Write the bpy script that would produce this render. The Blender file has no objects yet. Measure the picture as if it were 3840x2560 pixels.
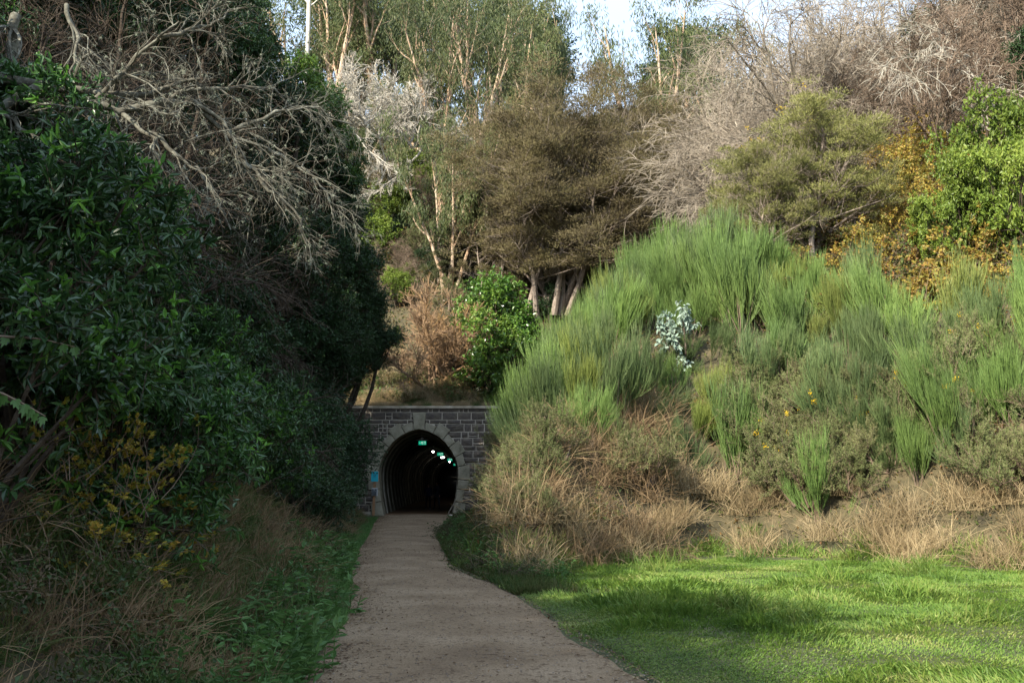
import bpy, math, numpy as np
from mathutils import Vector
S = bpy.context.scene
COL = S.collection
rng = np.random.default_rng(11)
R_ = math.radians

# ------------------------------------------------------------------ camera, sky, sun, exposure
PITCH = R_(8.2); EYE = np.array([0.0, 0.0, 1.6]); FPX = 3733.0
cd = bpy.data.cameras.new('camera'); cam = bpy.data.objects.new('camera', cd); COL.objects.link(cam)
cd.lens = 35.0; cd.sensor_width = 36.0; cd.clip_start = 0.05; cd.clip_end = 900
cam.location = EYE; cam.rotation_euler = (math.pi/2 + PITCH, 0, 0); S.camera = cam

SUN_EL, SUN_AZ = 33.0, 38.0            # azimuth: degrees to the left of straight behind the camera
sd = np.array([-math.sin(R_(SUN_AZ))*math.cos(R_(SUN_EL)), -math.cos(R_(SUN_AZ))*math.cos(R_(SUN_EL)), math.sin(R_(SUN_EL))])
sl = bpy.data.lights.new('sun', 'SUN'); sun = bpy.data.objects.new('sun', sl); COL.objects.link(sun)
sl.energy = 4.1; sl.angle = R_(0.6); sl.color = (1.0, 0.91, 0.76)
sun.rotation_euler = Vector(sd).to_track_quat('Z', 'Y').to_euler(); sun.location = (-20, -30, 30)

W = bpy.data.worlds.new('World'); S.world = W; W.use_nodes = True
nt = W.node_tree; N = nt.nodes; L = nt.links
bgn = N['Background']
sky = N.new('ShaderNodeTexSky'); sky.sky_type = 'NISHITA'; sky.sun_disc = False
sky.sun_elevation = R_(SUN_EL); sky.sun_rotation = math.atan2(sd[0], sd[1]); sky.air_density = 1.0; sky.dust_density = 1.2
tc = N.new('ShaderNodeTexCoord'); mp = N.new('ShaderNodeMapping'); mp.inputs['Scale'].default_value = (1, 1, 2.2)
ns = N.new('ShaderNodeTexNoise'); ns.inputs['Scale'].default_value = 2.2; ns.inputs['Detail'].default_value = 6
cr = N.new('ShaderNodeValToRGB'); cr.color_ramp.elements[0].position = .38; cr.color_ramp.elements[1].position = .62
cr.color_ramp.elements[0].color = (.45, .45, .45, 1); cr.color_ramp.elements[1].color = (.85, .85, .85, 1)
mx = N.new('ShaderNodeMix'); mx.data_type = 'RGBA'; mx.inputs[7].default_value = (3.1, 3.75, 4.6, 1)
L.new(tc.outputs['Generated'], mp.inputs[0]); L.new(mp.outputs[0], ns.inputs['Vector']); L.new(ns.outputs[0], cr.inputs[0])
L.new(cr.outputs[0], mx.inputs[0]); L.new(sky.outputs[0], mx.inputs[6]); L.new(mx.outputs[2], bgn.inputs[0])
bgn.inputs[1].default_value = 0.15
S.view_settings.view_transform = 'Standard'; S.view_settings.look = 'None'
S.view_settings.gamma = 1.0; S.view_settings.exposure = 1.4; S.view_settings.use_curve_mapping = False
S.cycles.max_bounces = 5; S.cycles.diffuse_bounces = 3; S.cycles.transmission_bounces = 3; S.cycles.glossy_bounces = 2

# ------------------------------------------------------------------ picture <-> place
def at(px, py, Y):
    u = (px-1920)/FPX; v = (1280-py)/FPX
    d = np.array([u, math.cos(PITCH)-v*math.sin(PITCH), math.sin(PITCH)+v*math.cos(PITCH)])
    return EYE + d*(Y/d[1])
def project(p):
    q = np.asarray(p, float) - EYE
    f = q[..., 1]*math.cos(PITCH)+q[..., 2]*math.sin(PITCH); w = -q[..., 1]*math.sin(PITCH)+q[..., 2]*math.cos(PITCH)
    f = np.maximum(f, 1e-3)
    return 1920+FPX*q[..., 0]/f, 1280-FPX*w/f

# ------------------------------------------------------------------ the lie of the land
FLOOR = np.array([(-1.6,-60),(-1.7,8),(-2.2,12),(-3.0,17.8),(-4.0,25),(-4.9,32),(-5.9,41),(-7.9,54),(-7.9,58),(-1.9,58),(-1.9,54),(-2.2,44),(-2.1,38),
                  (-2.05,32),(-1.5,25),(-1.0,20),(-.2,17.6),(1.2,19.6),(4.9,23.2),(7.5,21),(9.5,19.4),(13,17.5),(18,14),(24,6),(30,-10),(34,-60)])
def _hash(i, j):
    n = np.sin(i*127.1+j*311.7)*43758.5453
    return n-np.floor(n)
def noise(x, y, s):
    x = np.asarray(x)/s; y = np.asarray(y)/s
    i = np.floor(x); j = np.floor(y); fx = x-i; fy = y-j
    fx = fx*fx*(3-2*fx); fy = fy*fy*(3-2*fy)
    return (_hash(i,j)*(1-fx)+_hash(i+1,j)*fx)*(1-fy)+(_hash(i,j+1)*(1-fx)+_hash(i+1,j+1)*fx)*fy
def floor_distance(x, y):
    x = np.asarray(x, float); y = np.asarray(y, float)
    d = np.full(x.shape, 1e9); inside = np.zeros(x.shape, bool)
    n = len(FLOOR)
    for k in range(n):
        a = FLOOR[k]; b = FLOOR[(k+1) % n]; e = b-a
        t = np.clip(((x-a[0])*e[0]+(y-a[1])*e[1])/(e@e), 0, 1)
        d = np.minimum(d, np.hypot(x-a[0]-t*e[0], y-a[1]-t*e[1]))
        c = ((a[1] > y) != (b[1] > y))
        with np.errstate(divide='ignore', invalid='ignore'):
            xi = (b[0]-a[0])*(y-a[1])/(b[1]-a[1])+a[0]
        inside ^= c & (x < xi)
    return np.where(inside, 0, d)
def height(x, y):
    x = np.asarray(x, float); y = np.asarray(y, float)
    d = floor_distance(x, y)
    left = x < -0.093*y+0.3
    hl = np.interp(d, [0, .8, 2.0, 8, 14, 40, 200], [0, .15, .9, 8.5, 12, 20, 40])
    hr = np.interp(d, [0, .4, 1.2, 4.5, 9, 18, 40, 200], [0, .1, 1.0, 5.0, 8.2, 15.0, 35, 66])
    h = np.where(left, hl, hr)
    fill = np.clip((y-54.55)/.35, 0, 1)
    far = np.interp(y, [0, 54.9, 57, 86, 100, 200], [0, 5.75, 7.0, 31, 36, 55])
    h = np.where(y > 54.55, np.maximum(h, far*fill), h)
    amp = np.clip(d/3, 0, 1)*np.where(y > 54.5, np.clip((y-55.5)/4, 0, 1), 1)
    h = h+amp*((noise(x, y, 3.1)-.5)*.9+(noise(x+50, y, 9)-.5)*1.8)
    return h + np.where(d <= 0, (noise(x, y, 1.7)-.5)*.05*(np.abs(x+.093*y) > 2.2), 0)
def H(x, y): return float(height(np.array([x]), np.array([y]))[0])
def ground_hit(px, py, y0=5.0):
    Y = np.arange(y0, 140, .1); p = np.array([at(px, py, 1.0)-EYE])*Y[:, None]+EYE
    g = height(p[:, 0], p[:, 1]); k = np.argmax(p[:, 2] < g)
    return (p[k, 0], p[k, 1], g[k]) if (p[:, 2] < g).any() else (p[-1, 0], p[-1, 1], g[-1])

# ------------------------------------------------------------------ mesh helpers
def nrm(v): return v/np.maximum(np.linalg.norm(v, axis=-1, keepdims=True), 1e-9)
def rnd(n): return nrm(rng.normal(size=(n, 3)))
class Geo:
    def __init__(s): s.v = []; s.q = []; s.n = 0; s.m = []
    def add(s, V, Q, m=0):
        V = np.asarray(V, float).reshape(-1, 3); Q = np.asarray(Q, int)
        if Q.shape[1] == 3: Q = np.hstack([Q, np.full((len(Q), 1), -1)])
        q = Q.copy(); q[q >= 0] += s.n
        s.v.append(V); s.q.append(q); s.m.append(np.full(len(q), m)); s.n += len(V)
    def mesh(s, name, mats, smooth=False):
        V = np.vstack(s.v); Q = np.vstack(s.q); M = np.concatenate(s.m)
        tri = Q[:, 3] < 0
        cnt = np.where(tri, 3, 4); st = np.concatenate([[0], np.cumsum(cnt)[:-1]])
        flat = Q.reshape(-1); flat = flat[flat >= 0]
        me = bpy.data.meshes.new(name)
        me.vertices.add(len(V)); me.vertices.foreach_set('co', V.astype(np.float32).ravel())
        me.loops.add(len(flat)); me.loops.foreach_set('vertex_index', flat.astype(np.int32))
        me.polygons.add(len(Q)); me.polygons.foreach_set('loop_start', st.astype(np.int32))
        me.polygons.foreach_set('loop_total', cnt.astype(np.int32)); me.polygons.foreach_set('material_index', M.astype(np.int32))
        me.polygons.foreach_set('use_smooth', np.full(len(Q), smooth))
        for m in (mats if isinstance(mats, (list, tuple)) else [mats]): me.materials.append(m)
        me.update(calc_edges=True)
        return me
def tubes(g, P, Rr, m=3, mat=0):
    Nn, K, _ = P.shape
    T = np.empty_like(P); T[:, 1:-1] = P[:, 2:]-P[:, :-2]; T[:, 0] = P[:, 1]-P[:, 0]; T[:, -1] = P[:, -1]-P[:, -2]
    T = nrm(T); ref = np.where(np.abs(T[:, :1, 2:3]) > .8, np.array([1., 0, 0]), np.array([0, 0, 1.]))
    A = nrm(np.cross(T, np.broadcast_to(ref, T.shape))); B = np.cross(T, A)
    a = np.arange(m)*2*math.pi/m
    V = P[:, :, None]+Rr[:, :, None, None]*(A[:, :, None]*np.cos(a)[None, None, :, None]+B[:, :, None]*np.sin(a)[None, None, :, None])
    base = (np.arange(Nn)*K*m)[:, None, None]+(np.arange(K-1)*m)[None, :, None]
    j = np.arange(m); j2 = (j+1) % m
    Q = np.stack([base+j, base+j2, base+j2+m, base+j+m], -1).reshape(-1, 4)
    g.add(V.reshape(-1, 3), Q, mat)
def ribbons(g, P, Wd, mat=0):
    Nn, K, _ = P.shape
    T = nrm(P[:, -1]-P[:, 0]); s = nrm(np.cross(T, rnd(Nn)))
    V = np.stack([P-s[:, None]*Wd[:, :, None]/2, P+s[:, None]*Wd[:, :, None]/2], 2)
    base = (np.arange(Nn)*K*2)[:, None]+(np.arange(K-1)*2)[None]
    Q = np.stack([base, base+1, base+3, base+2], -1).reshape(-1, 4)
    g.add(V.reshape(-1, 3), Q, mat)
def grow(base, d, Ln, k, up=0., wig=.1, r0=.02, r1=.004):
    n = len(base); pts = [base]; d = nrm(d); Ln = np.broadcast_to(Ln, (n,))
    for j in range(k-1):
        d = nrm(d+wig*rng.normal(size=(n, 3))+np.array([0, 0, up/(k-1)]))
        pts.append(pts[-1]+d*(Ln/(k-1))[:, None])
    r = np.broadcast_to(np.asarray(r0), (n,))[:, None]*(1-np.linspace(0, 1, k))[None]+np.broadcast_to(np.asarray(r1), (n,))[:, None]*np.linspace(0, 1, k)[None]
    return np.stack(pts, 1), r
def spawn(P, Rr, c, Ln, ang, k, up=0., wig=.12, tmin=.2, tmax=1., rs=.6, rtip=.3, rmin=.003, fall=.4, flat=None):
    Nn, K, _ = P.shape; idx = np.repeat(np.arange(Nn), c); t = rng.uniform(tmin, tmax, Nn*c)
    f = t*(K-1); i = np.minimum(f.astype(int), K-2); fr = (f-i)[:, None]
    b = P[idx, i]*(1-fr)+P[idx, i+1]*fr; tan = nrm(P[idx, i+1]-P[idx, i])
    rad = np.maximum((Rr[idx, i]*(1-fr[:, 0])+Rr[idx, i+1]*fr[:, 0])*rs, rmin)
    q = rng.normal(size=(Nn*c, 3))
    if flat: q[:, 2] *= flat
    perp = nrm(q-tan*(q*tan).sum(1, keepdims=True)); a = (ang*rng.uniform(.6, 1.35, Nn*c))[:, None]
    d = tan*np.cos(a)+perp*np.sin(a)
    return grow(b, d, Ln*rng.uniform(.6, 1.3, Nn*c)*(1-fall*t), k, up, wig, rad, np.maximum(rad*rtip, rmin*.7))
def along(P, c, t0=.1, t1=1.):
    Nn, K, _ = P.shape; idx = np.repeat(np.arange(Nn), c); t = rng.uniform(t0, t1, Nn*c)
    f = t*(K-1); i = np.minimum(f.astype(int), K-2); fr = (f-i)[:, None]
    return P[idx, i]*(1-fr)+P[idx, i+1]*fr, nrm(P[idx, i+1]-P[idx, i])
def leaves(g, p, d, Ln, Wd, up=.6, mat=0, fold=.12, wide=.45, fine=False):
    n = len(p); d = nrm(d); Ln = np.broadcast_to(Ln, (n,))[:, None]; Wd = np.broadcast_to(Wd, (n,))[:, None]
    nn = nrm(rnd(n)+np.array([0, 0, up])); s = nrm(np.cross(d, nn)); nn = np.cross(s, d)
    if fine:
        tip = p+d*Ln-nn*Ln*.18
        V = np.stack([p, tip, p+d*Ln*.28+s*Wd*.46+nn*Wd*fold, p+d*Ln*.68+s*Wd*.38+nn*Wd*fold-nn*Ln*.05,
                      p+d*Ln*.28-s*Wd*.46+nn*Wd*fold, p+d*Ln*.68-s*Wd*.38+nn*Wd*fold-nn*Ln*.05], 1)
        b = np.arange(n)[:, None]*6
        g.add(V, np.vstack([b+np.array([0, 2, 3, 1]), b+np.array([0, 1, 5, 4])]), mat)
    else:
        V = np.stack([p, p+d*Ln*wide+s*Wd*.5+nn*Wd*fold, p+d*Ln-nn*Ln*.08, p+d*Ln*wide-s*Wd*.5+nn*Wd*fold], 1)
        g.add(V, np.arange(n)[:, None]*4+np.arange(4), mat)
def box(g, c, s, mat=0, bev=0.):
    x, y, z = np.array(s)/2
    if bev <= 0:
        V = [(i*x, j*y, k*z) for k in (-1, 1) for i, j in ((-1, -1), (1, -1), (1, 1), (-1, 1))]
        g.add(np.array(V)+c, [(3, 2, 1, 0), (4, 5, 6, 7), (0, 1, 5, 4), (1, 2, 6, 5), (2, 3, 7, 6), (3, 0, 4, 7)], mat)
    else:   # face towards -Y is bevelled
        V = [(-x, y, -z), (x, y, -z), (x, y, z), (-x, y, z), (-x, -y+bev, -z), (x, -y+bev, -z), (x, -y+bev, z), (-x, -y+bev, z),
             (-x+bev, -y, -z+bev), (x-bev, -y, -z+bev), (x-bev, -y, z-bev), (-x+bev, -y, z-bev)]
        Q = [(8, 9, 10, 11), (3, 2, 1, 0)]
        for i in range(4):
            j = (i+1) % 4; Q += [(i, j, 4+j, 4+i), (4+i, 4+j, 8+j, 8+i)]
        g.add(np.array(V)+c, Q, mat)

def link(name, me, parent=None, **props):
    o = bpy.data.objects.new(name, me); COL.objects.link(o)
    if parent is not None: o.parent = parent
    for k, v in props.items(): o[k] = v
    return o

# ------------------------------------------------------------------ materials
def mat_new(name):
    m = bpy.data.materials.new(name); m.use_nodes = True
    return m, m.node_tree.nodes, m.node_tree.links, m.node_tree.nodes['Principled BSDF']
def ramp(N, cols):
    r = N.new('ShaderNodeValToRGB'); e = r.color_ramp.elements
    while len(e) < len(cols): e.new(.5)
    for i, c in enumerate(cols):
        c = c if len(c) == 2 else (i/(len(cols)-1), c)
        e[i].position = c[0]; e[i].color = (*c[1], 1)
    return r
def leaf_mat(name, cols, rough=.55, trans=.3, spec=.3, patch=3.0, pw=.5):
    """leaf colours differ from leaf to leaf and, slowly, from place to place"""
    m, N, L, b = mat_new(name)
    g = N.new('ShaderNodeNewGeometry'); t = N.new('ShaderNodeTexCoord'); n = N.new('ShaderNodeTexNoise'); oi = N.new('ShaderNodeObjectInfo')
    n.inputs['Scale'].default_value = 1/patch; n.inputs['Detail'].default_value = 2
    L.new(g.outputs['Position'], n.inputs['Vector'])
    a = N.new('ShaderNodeMath'); a.operation = 'MULTIPLY_ADD'; a.inputs[1].default_value = 1-pw; L.new(g.outputs['Random Per Island'], a.inputs[0])
    c = N.new('ShaderNodeMapRange'); c.inputs[1].default_value = .3; c.inputs[2].default_value = .7; c.inputs[4].default_value = pw
    L.new(n.outputs[0], c.inputs[0]); L.new(c.outputs[0], a.inputs[2])
    r = ramp(N, cols); L.new(a.outputs[0], r.inputs[0])
    h = N.new('ShaderNodeHueSaturation'); v = N.new('ShaderNodeMapRange'); v.inputs[3].default_value = .82; v.inputs[4].default_value = 1.2
    L.new(oi.outputs['Random'], v.inputs[0]); L.new(v.outputs[0], h.inputs['Value']); L.new(r.outputs[0], h.inputs['Color'])
    L.new(h.outputs[0], b.inputs['Base Color']); b.inputs['Roughness'].default_value = rough; b.inputs['Specular IOR Level'].default_value = spec
    if trans > 0:
        tr = N.new('ShaderNodeBsdfTranslucent'); ms = N.new('ShaderNodeMixShader'); ms.inputs[0].default_value = trans
        L.new(h.outputs[0], tr.inputs[0]); L.new(b.outputs[0], ms.inputs[1]); L.new(tr.outputs[0], ms.inputs[2])
        L.new(ms.outputs[0], N['Material Output'].inputs[0])
    return m
def rough_mat(name, cols, scale=6., detail=8, rough=.9, bump=.3, bscale=None, stretch=None, spec=.2, dist=.02):
    m, N, L, b = mat_new(name)
    g = N.new('ShaderNodeNewGeometry'); mp = N.new('ShaderNodeMapping')
    if stretch: mp.inputs['Scale'].default_value = stretch
    n = N.new('ShaderNodeTexNoise'); n.inputs['Scale'].default_value = scale; n.inputs['Detail'].default_value = detail; n.inputs['Roughness'].default_value = .65
    L.new(g.outputs['Position'], mp.inputs[0]); L.new(mp.outputs[0], n.inputs['Vector'])
    k = N.new('ShaderNodeMapRange'); k.inputs[1].default_value = .3; k.inputs[2].default_value = .7; L.new(n.outputs[0], k.inputs[0])
    r = ramp(N, cols); L.new(k.outputs[0], r.inputs[0]); L.new(r.outputs[0], b.inputs['Base Color'])
    b.inputs['Roughness'].default_value = rough; b.inputs['Specular IOR Level'].default_value = spec
    if bump:
        n2 = N.new('ShaderNodeTexNoise'); n2.inputs['Scale'].default_value = bscale or scale*4; n2.inputs['Detail'].default_value = 6
        L.new(mp.outputs[0], n2.inputs['Vector']); bp = N.new('ShaderNodeBump'); bp.inputs['Strength'].default_value = bump; bp.inputs['Distance'].default_value = dist
        L.new(n2.outputs[0], bp.inputs['Height']); L.new(bp.outputs[0], b.inputs['Normal'])
    return m
def plain(name, col, rough=.6, metal=0., emit=None, es=1.):
    m, N, L, b = mat_new(name)
    b.inputs['Base Color'].default_value = (*col, 1); b.inputs['Roughness'].default_value = rough; b.inputs['Metallic'].default_value = metal
    if emit: b.inputs['Emission Color'].default_value = (*emit, 1); b.inputs['Emission Strength'].default_value = es
    return m

M = {}
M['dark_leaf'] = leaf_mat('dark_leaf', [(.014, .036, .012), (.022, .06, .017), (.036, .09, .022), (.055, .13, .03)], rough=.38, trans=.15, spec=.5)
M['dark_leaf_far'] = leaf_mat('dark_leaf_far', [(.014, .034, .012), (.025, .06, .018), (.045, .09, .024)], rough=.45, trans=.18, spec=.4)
M['fresh_leaf'] = leaf_mat('fresh_leaf', [(.06, .16, .025), (.09, .23, .03), (.13, .28, .04)], rough=.4, trans=.3, spec=.4)
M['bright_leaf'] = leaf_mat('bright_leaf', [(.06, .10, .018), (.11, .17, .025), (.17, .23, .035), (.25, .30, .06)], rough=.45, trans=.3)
M['glossy_leaf'] = leaf_mat('glossy_leaf', [(.03, .08, .014), (.06, .14, .02), (.11, .2, .03), (.2, .27, .05)], rough=.28, trans=.2, spec=.6)
M['euc_leaf'] = leaf_mat('euc_leaf', [(.05, .075, .03), (.08, .11, .04), (.12, .14, .05), (.16, .15, .06)], rough=.5, trans=.25)
M['blue_leaf'] = leaf_mat('blue_leaf', [(.13, .19, .14), (.22, .29, .23), (.33, .40, .34)], rough=.6, trans=.1)
M['kanuka_leaf'] = leaf_mat('kanuka_leaf', [(.09, .072, .042), (.13, .105, .055), (.16, .135, .06), (.17, .16, .065)], rough=.7, trans=.2, patch=1.6)
M['green_kanuka_leaf'] = leaf_mat('green_kanuka_leaf', [(.055, .06, .028), (.08, .09, .035), (.11, .12, .045)], rough=.7, trans=.2)
M['broom_green'] = leaf_mat('broom_green', [(.07, .115, .038), (.105, .175, .045), (.15, .235, .058), (.21, .295, .08)], rough=.6, trans=.2, patch=2.2, pw=.6)
M['broom_dull'] = leaf_mat('broom_dull', [(.055, .09, .035), (.08, .125, .045), (.12, .17, .06), (.15, .19, .075)], rough=.6, trans=.2, patch=1.2)
M['broom_yellow'] = leaf_mat('broom_yellow', [(.10, .14, .04), (.15, .20, .045), (.21, .25, .06), (.26, .27, .09)], rough=.6, trans=.2, patch=1.2)
M['gorse_pale'] = leaf_mat('gorse_pale', [(.11, .12, .04), (.17, .18, .055), (.23, .23, .075), (.27, .24, .12)], rough=.7, trans=.15, patch=1.0)
M['gorse_green'] = leaf_mat('gorse_green', [(.07, .09, .032), (.11, .135, .045), (.15, .18, .065), (.21, .22, .10)], rough=.7, trans=.15, patch=1.2)
M['yellow_flower'] = leaf_mat('yellow_flower', [(.7, .45, .01), (.8, .55, .02)], rough=.6, trans=.25)
M['autumn_leaf'] = leaf_mat('autumn_leaf', [(.10, .14, .03), (.26, .24, .05), (.42, .31, .06), (.24, .13, .04), (.50, .40, .11)], rough=.5, trans=.3, pw=.4)
M['maple'] = leaf_mat('maple_leaf', [(.10, .15, .03), (.22, .22, .03), (.38, .28, .04), (.42, .22, .04)], rough=.5, trans=.3, patch=.4)
M['gorse_mid'] = leaf_mat('gorse_mid', [(.085, .10, .04), (.13, .15, .055), (.18, .19, .075), (.22, .22, .11)], rough=.7, trans=.15, patch=1.0)
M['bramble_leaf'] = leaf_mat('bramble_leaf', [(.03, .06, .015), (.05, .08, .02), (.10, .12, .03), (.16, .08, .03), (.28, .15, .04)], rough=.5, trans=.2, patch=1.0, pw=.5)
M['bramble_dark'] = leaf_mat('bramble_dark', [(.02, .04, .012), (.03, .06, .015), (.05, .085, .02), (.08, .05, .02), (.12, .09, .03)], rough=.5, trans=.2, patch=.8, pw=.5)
M['orange_twig'] = leaf_mat('orange_twig', [(.20, .13, .08), (.30, .20, .12), (.38, .23, .09)], rough=.8, trans=.1)
M['dry_grass'] = leaf_mat('dry_grass', [(.16, .12, .06), (.26, .195, .105), (.37, .29, .165), (.47, .385, .24)], rough=.8, trans=.25, patch=1.3, pw=.5)
M['red_dry_grass'] = leaf_mat('red_dry_grass', [(.11, .075, .04), (.19, .13, .07), (.28, .195, .11), (.14, .15, .05)], rough=.8, trans=.2, patch=1.1, pw=.5)
M['grass'] = leaf_mat('grass', [(.05, .105, .02), (.085, .16, .026), (.13, .22, .035), (.21, .27, .06), (.34, .31, .14)], rough=.5, trans=.35, patch=1.5, pw=.55)
M['bank_grass'] = leaf_mat('bank_grass', [(.03, .07, .015), (.05, .10, .02), (.10, .12, .035), (.16, .13, .06)], rough=.6, trans=.25, patch=.7, pw=.5)
M['weed_leaf'] = leaf_mat('weed_leaf', [(.055, .12, .035), (.08, .17, .045), (.13, .23, .06)], rough=.5, trans=.3)
M['litter'] = leaf_mat('litter', [(.05, .03, .02), (.12, .07, .04), (.22, .15, .08), (.4, .33, .18)], rough=.8, trans=.0)
M['lichen_bark'] = rough_mat('lichen_bark', [(.06, .052, .04), (.12, .115, .09), (.26, .265, .22)], scale=9, bump=.4, dist=.01)
M['dark_bark'] = rough_mat('dark_bark', [(.03, .022, .016), (.06, .045, .032), (.11, .09, .07)], scale=9, bump=.4)
M['grey_twig'] = rough_mat('grey_twig', [(.16, .13, .10), (.26, .22, .17), (.38, .34, .27)], scale=3, bump=0)
M['brown_twig'] = rough_mat('brown_twig', [(.10, .07, .05), (.17, .125, .09), (.26, .2, .15)], scale=2, bump=0)
M['pale_twig'] = rough_mat('pale_twig', [(.3, .27, .22), (.42, .39, .33), (.55, .52, .45)], scale=3, bump=0)
M['pale_arch'] = rough_mat('pale_lichen_twig', [(.22, .19, .15), (.36, .33, .27), (.5, .48, .4)], scale=3, bump=0)
M['euc_bark'] = rough_mat('euc_bark', [(.28, .21, .15), (.40, .26, .16), (.48, .38, .28), (.54, .49, .41)], scale=2.2, bump=.2, stretch=(3, 3, .5))
M['kanuka_bark'] = rough_mat('kanuka_bark', [(.12, .09, .07), (.26, .21, .17), (.38, .33, .27)], scale=5, bump=.3, stretch=(3, 3, .6))
M['white_bark'] = rough_mat('white_bark', [(.4, .36, .3), (.6, .57, .5), (.7, .68, .62)], scale=4, bump=.2)
M['red_bark'] = rough_mat('red_bark', [(.2, .08, .04), (.34, .15, .08), (.42, .24, .15)], scale=4, bump=.3)
M['soil'] = rough_mat('soil', [(.02, .018, .01), (.045, .035, .02), (.07, .06, .03)], scale=1.5, bump=.6, bscale=6, dist=.1)
M['stone'] = None

# ------------------------------------------------------------------ terrain, lawn base, path
xs = np.unique(np.round(np.concatenate([np.arange(-120, -30, 3.), np.arange(-30, 32, .4), np.arange(32, 125, 3.)]), 3))
ys = np.unique(np.round(np.concatenate([np.arange(-62, -6, 2.), np.arange(-6, 54.4, .4), [54.55, 54.9], np.arange(55.3, 100, .6), np.arange(100, 241, 4.)]), 3))
X, Yg = np.meshgrid(xs, ys); Z = height(X, Yg)
nx, ny = len(xs), len(ys); idx = np.arange(nx*ny).reshape(ny, nx)
Q = np.stack([idx[:-1, :-1], idx[:-1, 1:], idx[1:, 1:], idx[1:, :-1]], -1)
cx = (X[:-1, :-1]+X[:-1, 1:])/2; cy = Yg[:-1, :-1]
hole = (cy > 54.4) & (cy < 54.8) & (cx > -8.4) & (cx < -1.6)
Q = Q[~hole]
m, Nn_, L, b = mat_new('ground_cover')
g_ = Nn_.new('ShaderNodeNewGeometry'); sp = Nn_.new('ShaderNodeSeparateXYZ'); L.new(g_.outputs['Position'], sp.inputs[0])
n1 = Nn_.new('ShaderNodeTexNoise'); n1.inputs['Scale'].default_value = 2.5; n1.inputs['Detail'].default_value = 8; L.new(g_.outputs['Position'], n1.inputs[0])
r1 = ramp(Nn_, [(.3, (.03, .035, .012)), (.5, (.05, .06, .018)), (.75, (.08, .08, .035))]); L.new(n1.outputs[0], r1.inputs[0])
r2 = ramp(Nn_, [(.3, (.035, .03, .018)), (.5, (.07, .06, .03)), (.75, (.13, .10, .055))]); L.new(n1.outputs[0], r2.inputs[0])
mr = Nn_.new('ShaderNodeMapRange'); mr.inputs[1].default_value = .15; mr.inputs[2].default_value = .5; L.new(sp.outputs[2], mr.inputs[0])
mm = Nn_.new('ShaderNodeMix'); mm.data_type = 'RGBA'; L.new(mr.outputs[0], mm.inputs[0]); L.new(r1.outputs[0], mm.inputs[6]); L.new(r2.outputs[0], mm.inputs[7])
L.new(mm.outputs[2], b.inputs['Base Color']); b.inputs['Roughness'].default_value = 1
M['ground'] = m
g = Geo(); g.add(np.stack([X, Yg, Z], -1), Q); link('ground', g.mesh('ground', M['ground'], True), kind='structure')

# the gravel path: sheet with a slight crown, ragged edges
def path_edges(Y):
    a = np.interp(Y, [-20, 8, 12, 17.8, 25, 32, 41, 54, 60], [-1.95, -1.85, -2.05, -2.95, -3.9, -4.65, -5.75, -7.15, -7.2])
    b2 = np.interp(Y, [-20, 4, 8, 10.2, 12.8, 14.4, 17.0, 20, 25, 32, 41, 54, 60], [2.3, 1.8, 1.32, .92, .48, .22, -.3, -1.05, -1.62, -2.3, -2.6, -2.9, -2.9])
    return a, b2
py_ = np.arange(-20, 54.31, .12); a_, b_ = path_edges(py_)
a_ = a_+(noise(py_, 0*py_, .5)-.5)*.25+(noise(py_, 0*py_+9, 1.9)-.5)*.25; b_ = b_+(noise(py_, 0*py_+5, .5)-.5)*.12+(noise(py_, 0*py_+7, 2.3)-.5)*.12
kk = 15; t = np.linspace(0, 1, kk); PX = a_[:, None]*(1-t)+b_[:, None]*t
PZ = .012+.05*np.sin(t*math.pi)[None]+(noise(PX, py_[:, None]+0*PX, .8)-.5)*.012
PY = py_[:, None]+0*PX
i_ = np.arange(PX.size).reshape(PX.shape)
PZ[:, 0] = -.03; PZ[:, -1] = -.03
m, Nn_, L, b = mat_new('path_gravel')
g_ = Nn_.new('ShaderNodeNewGeometry')
n1 = Nn_.new('ShaderNodeTexNoise'); n1.inputs['Scale'].default_value = .9; n1.inputs['Detail'].default_value = 5
n2 = Nn_.new('ShaderNodeTexNoise'); n2.inputs['Scale'].default_value = 55; n2.inputs['Detail'].default_value = 6
n3 = Nn_.new('ShaderNodeTexNoise'); n3.inputs['Scale'].default_value = 13; n3.inputs['Detail'].default_value = 4
for q_ in (n1, n2, n3): L.new(g_.outputs['Position'], q_.inputs[0])
r1 = ramp(Nn_, [(.3, (.16, .113, .071)), (.5, (.218, .158, .1)), (.7, (.275, .207, .137))]); L.new(n1.outputs[0], r1.inputs[0])
r2 = ramp(Nn_, [(.35, (.55, .52, .5)), (.5, (1, 1, 1)), (.68, (1.25, 1.25, 1.25))]); L.new(n2.outputs[0], r2.inputs[0])
r3 = ramp(Nn_, [(.36, (.35, .3, .28)), (.41, (1, 1, 1)), (1, (1, 1, 1))]); L.new(n3.outputs[0], r3.inputs[0])
m1 = Nn_.new('ShaderNodeMix'); m1.data_type = 'RGBA'; m1.blend_type = 'MULTIPLY'; m1.inputs[0].default_value = .8
m2 = Nn_.new('ShaderNodeMix'); m2.data_type = 'RGBA'; m2.blend_type = 'MULTIPLY'; m2.inputs[0].default_value = .7
L.new(r1.outputs[0], m1.inputs[6]); L.new(r2.outputs[0], m1.inputs[7]); L.new(m1.outputs[2], m2.inputs[6]); L.new(r3.outputs[0], m2.inputs[7])
L.new(m2.outputs[2], b.inputs['Base Color']); b.inputs['Roughness'].default_value = .95; b.inputs['Specular IOR Level'].default_value = .15
bp = Nn_.new('ShaderNodeBump'); bp.inputs['Strength'].default_value = .6; bp.inputs['Distance'].default_value = .012; L.new(n2.outputs[0], bp.inputs['Height']); L.new(bp.outputs[0], b.inputs['Normal'])
M['path'] = m
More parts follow.
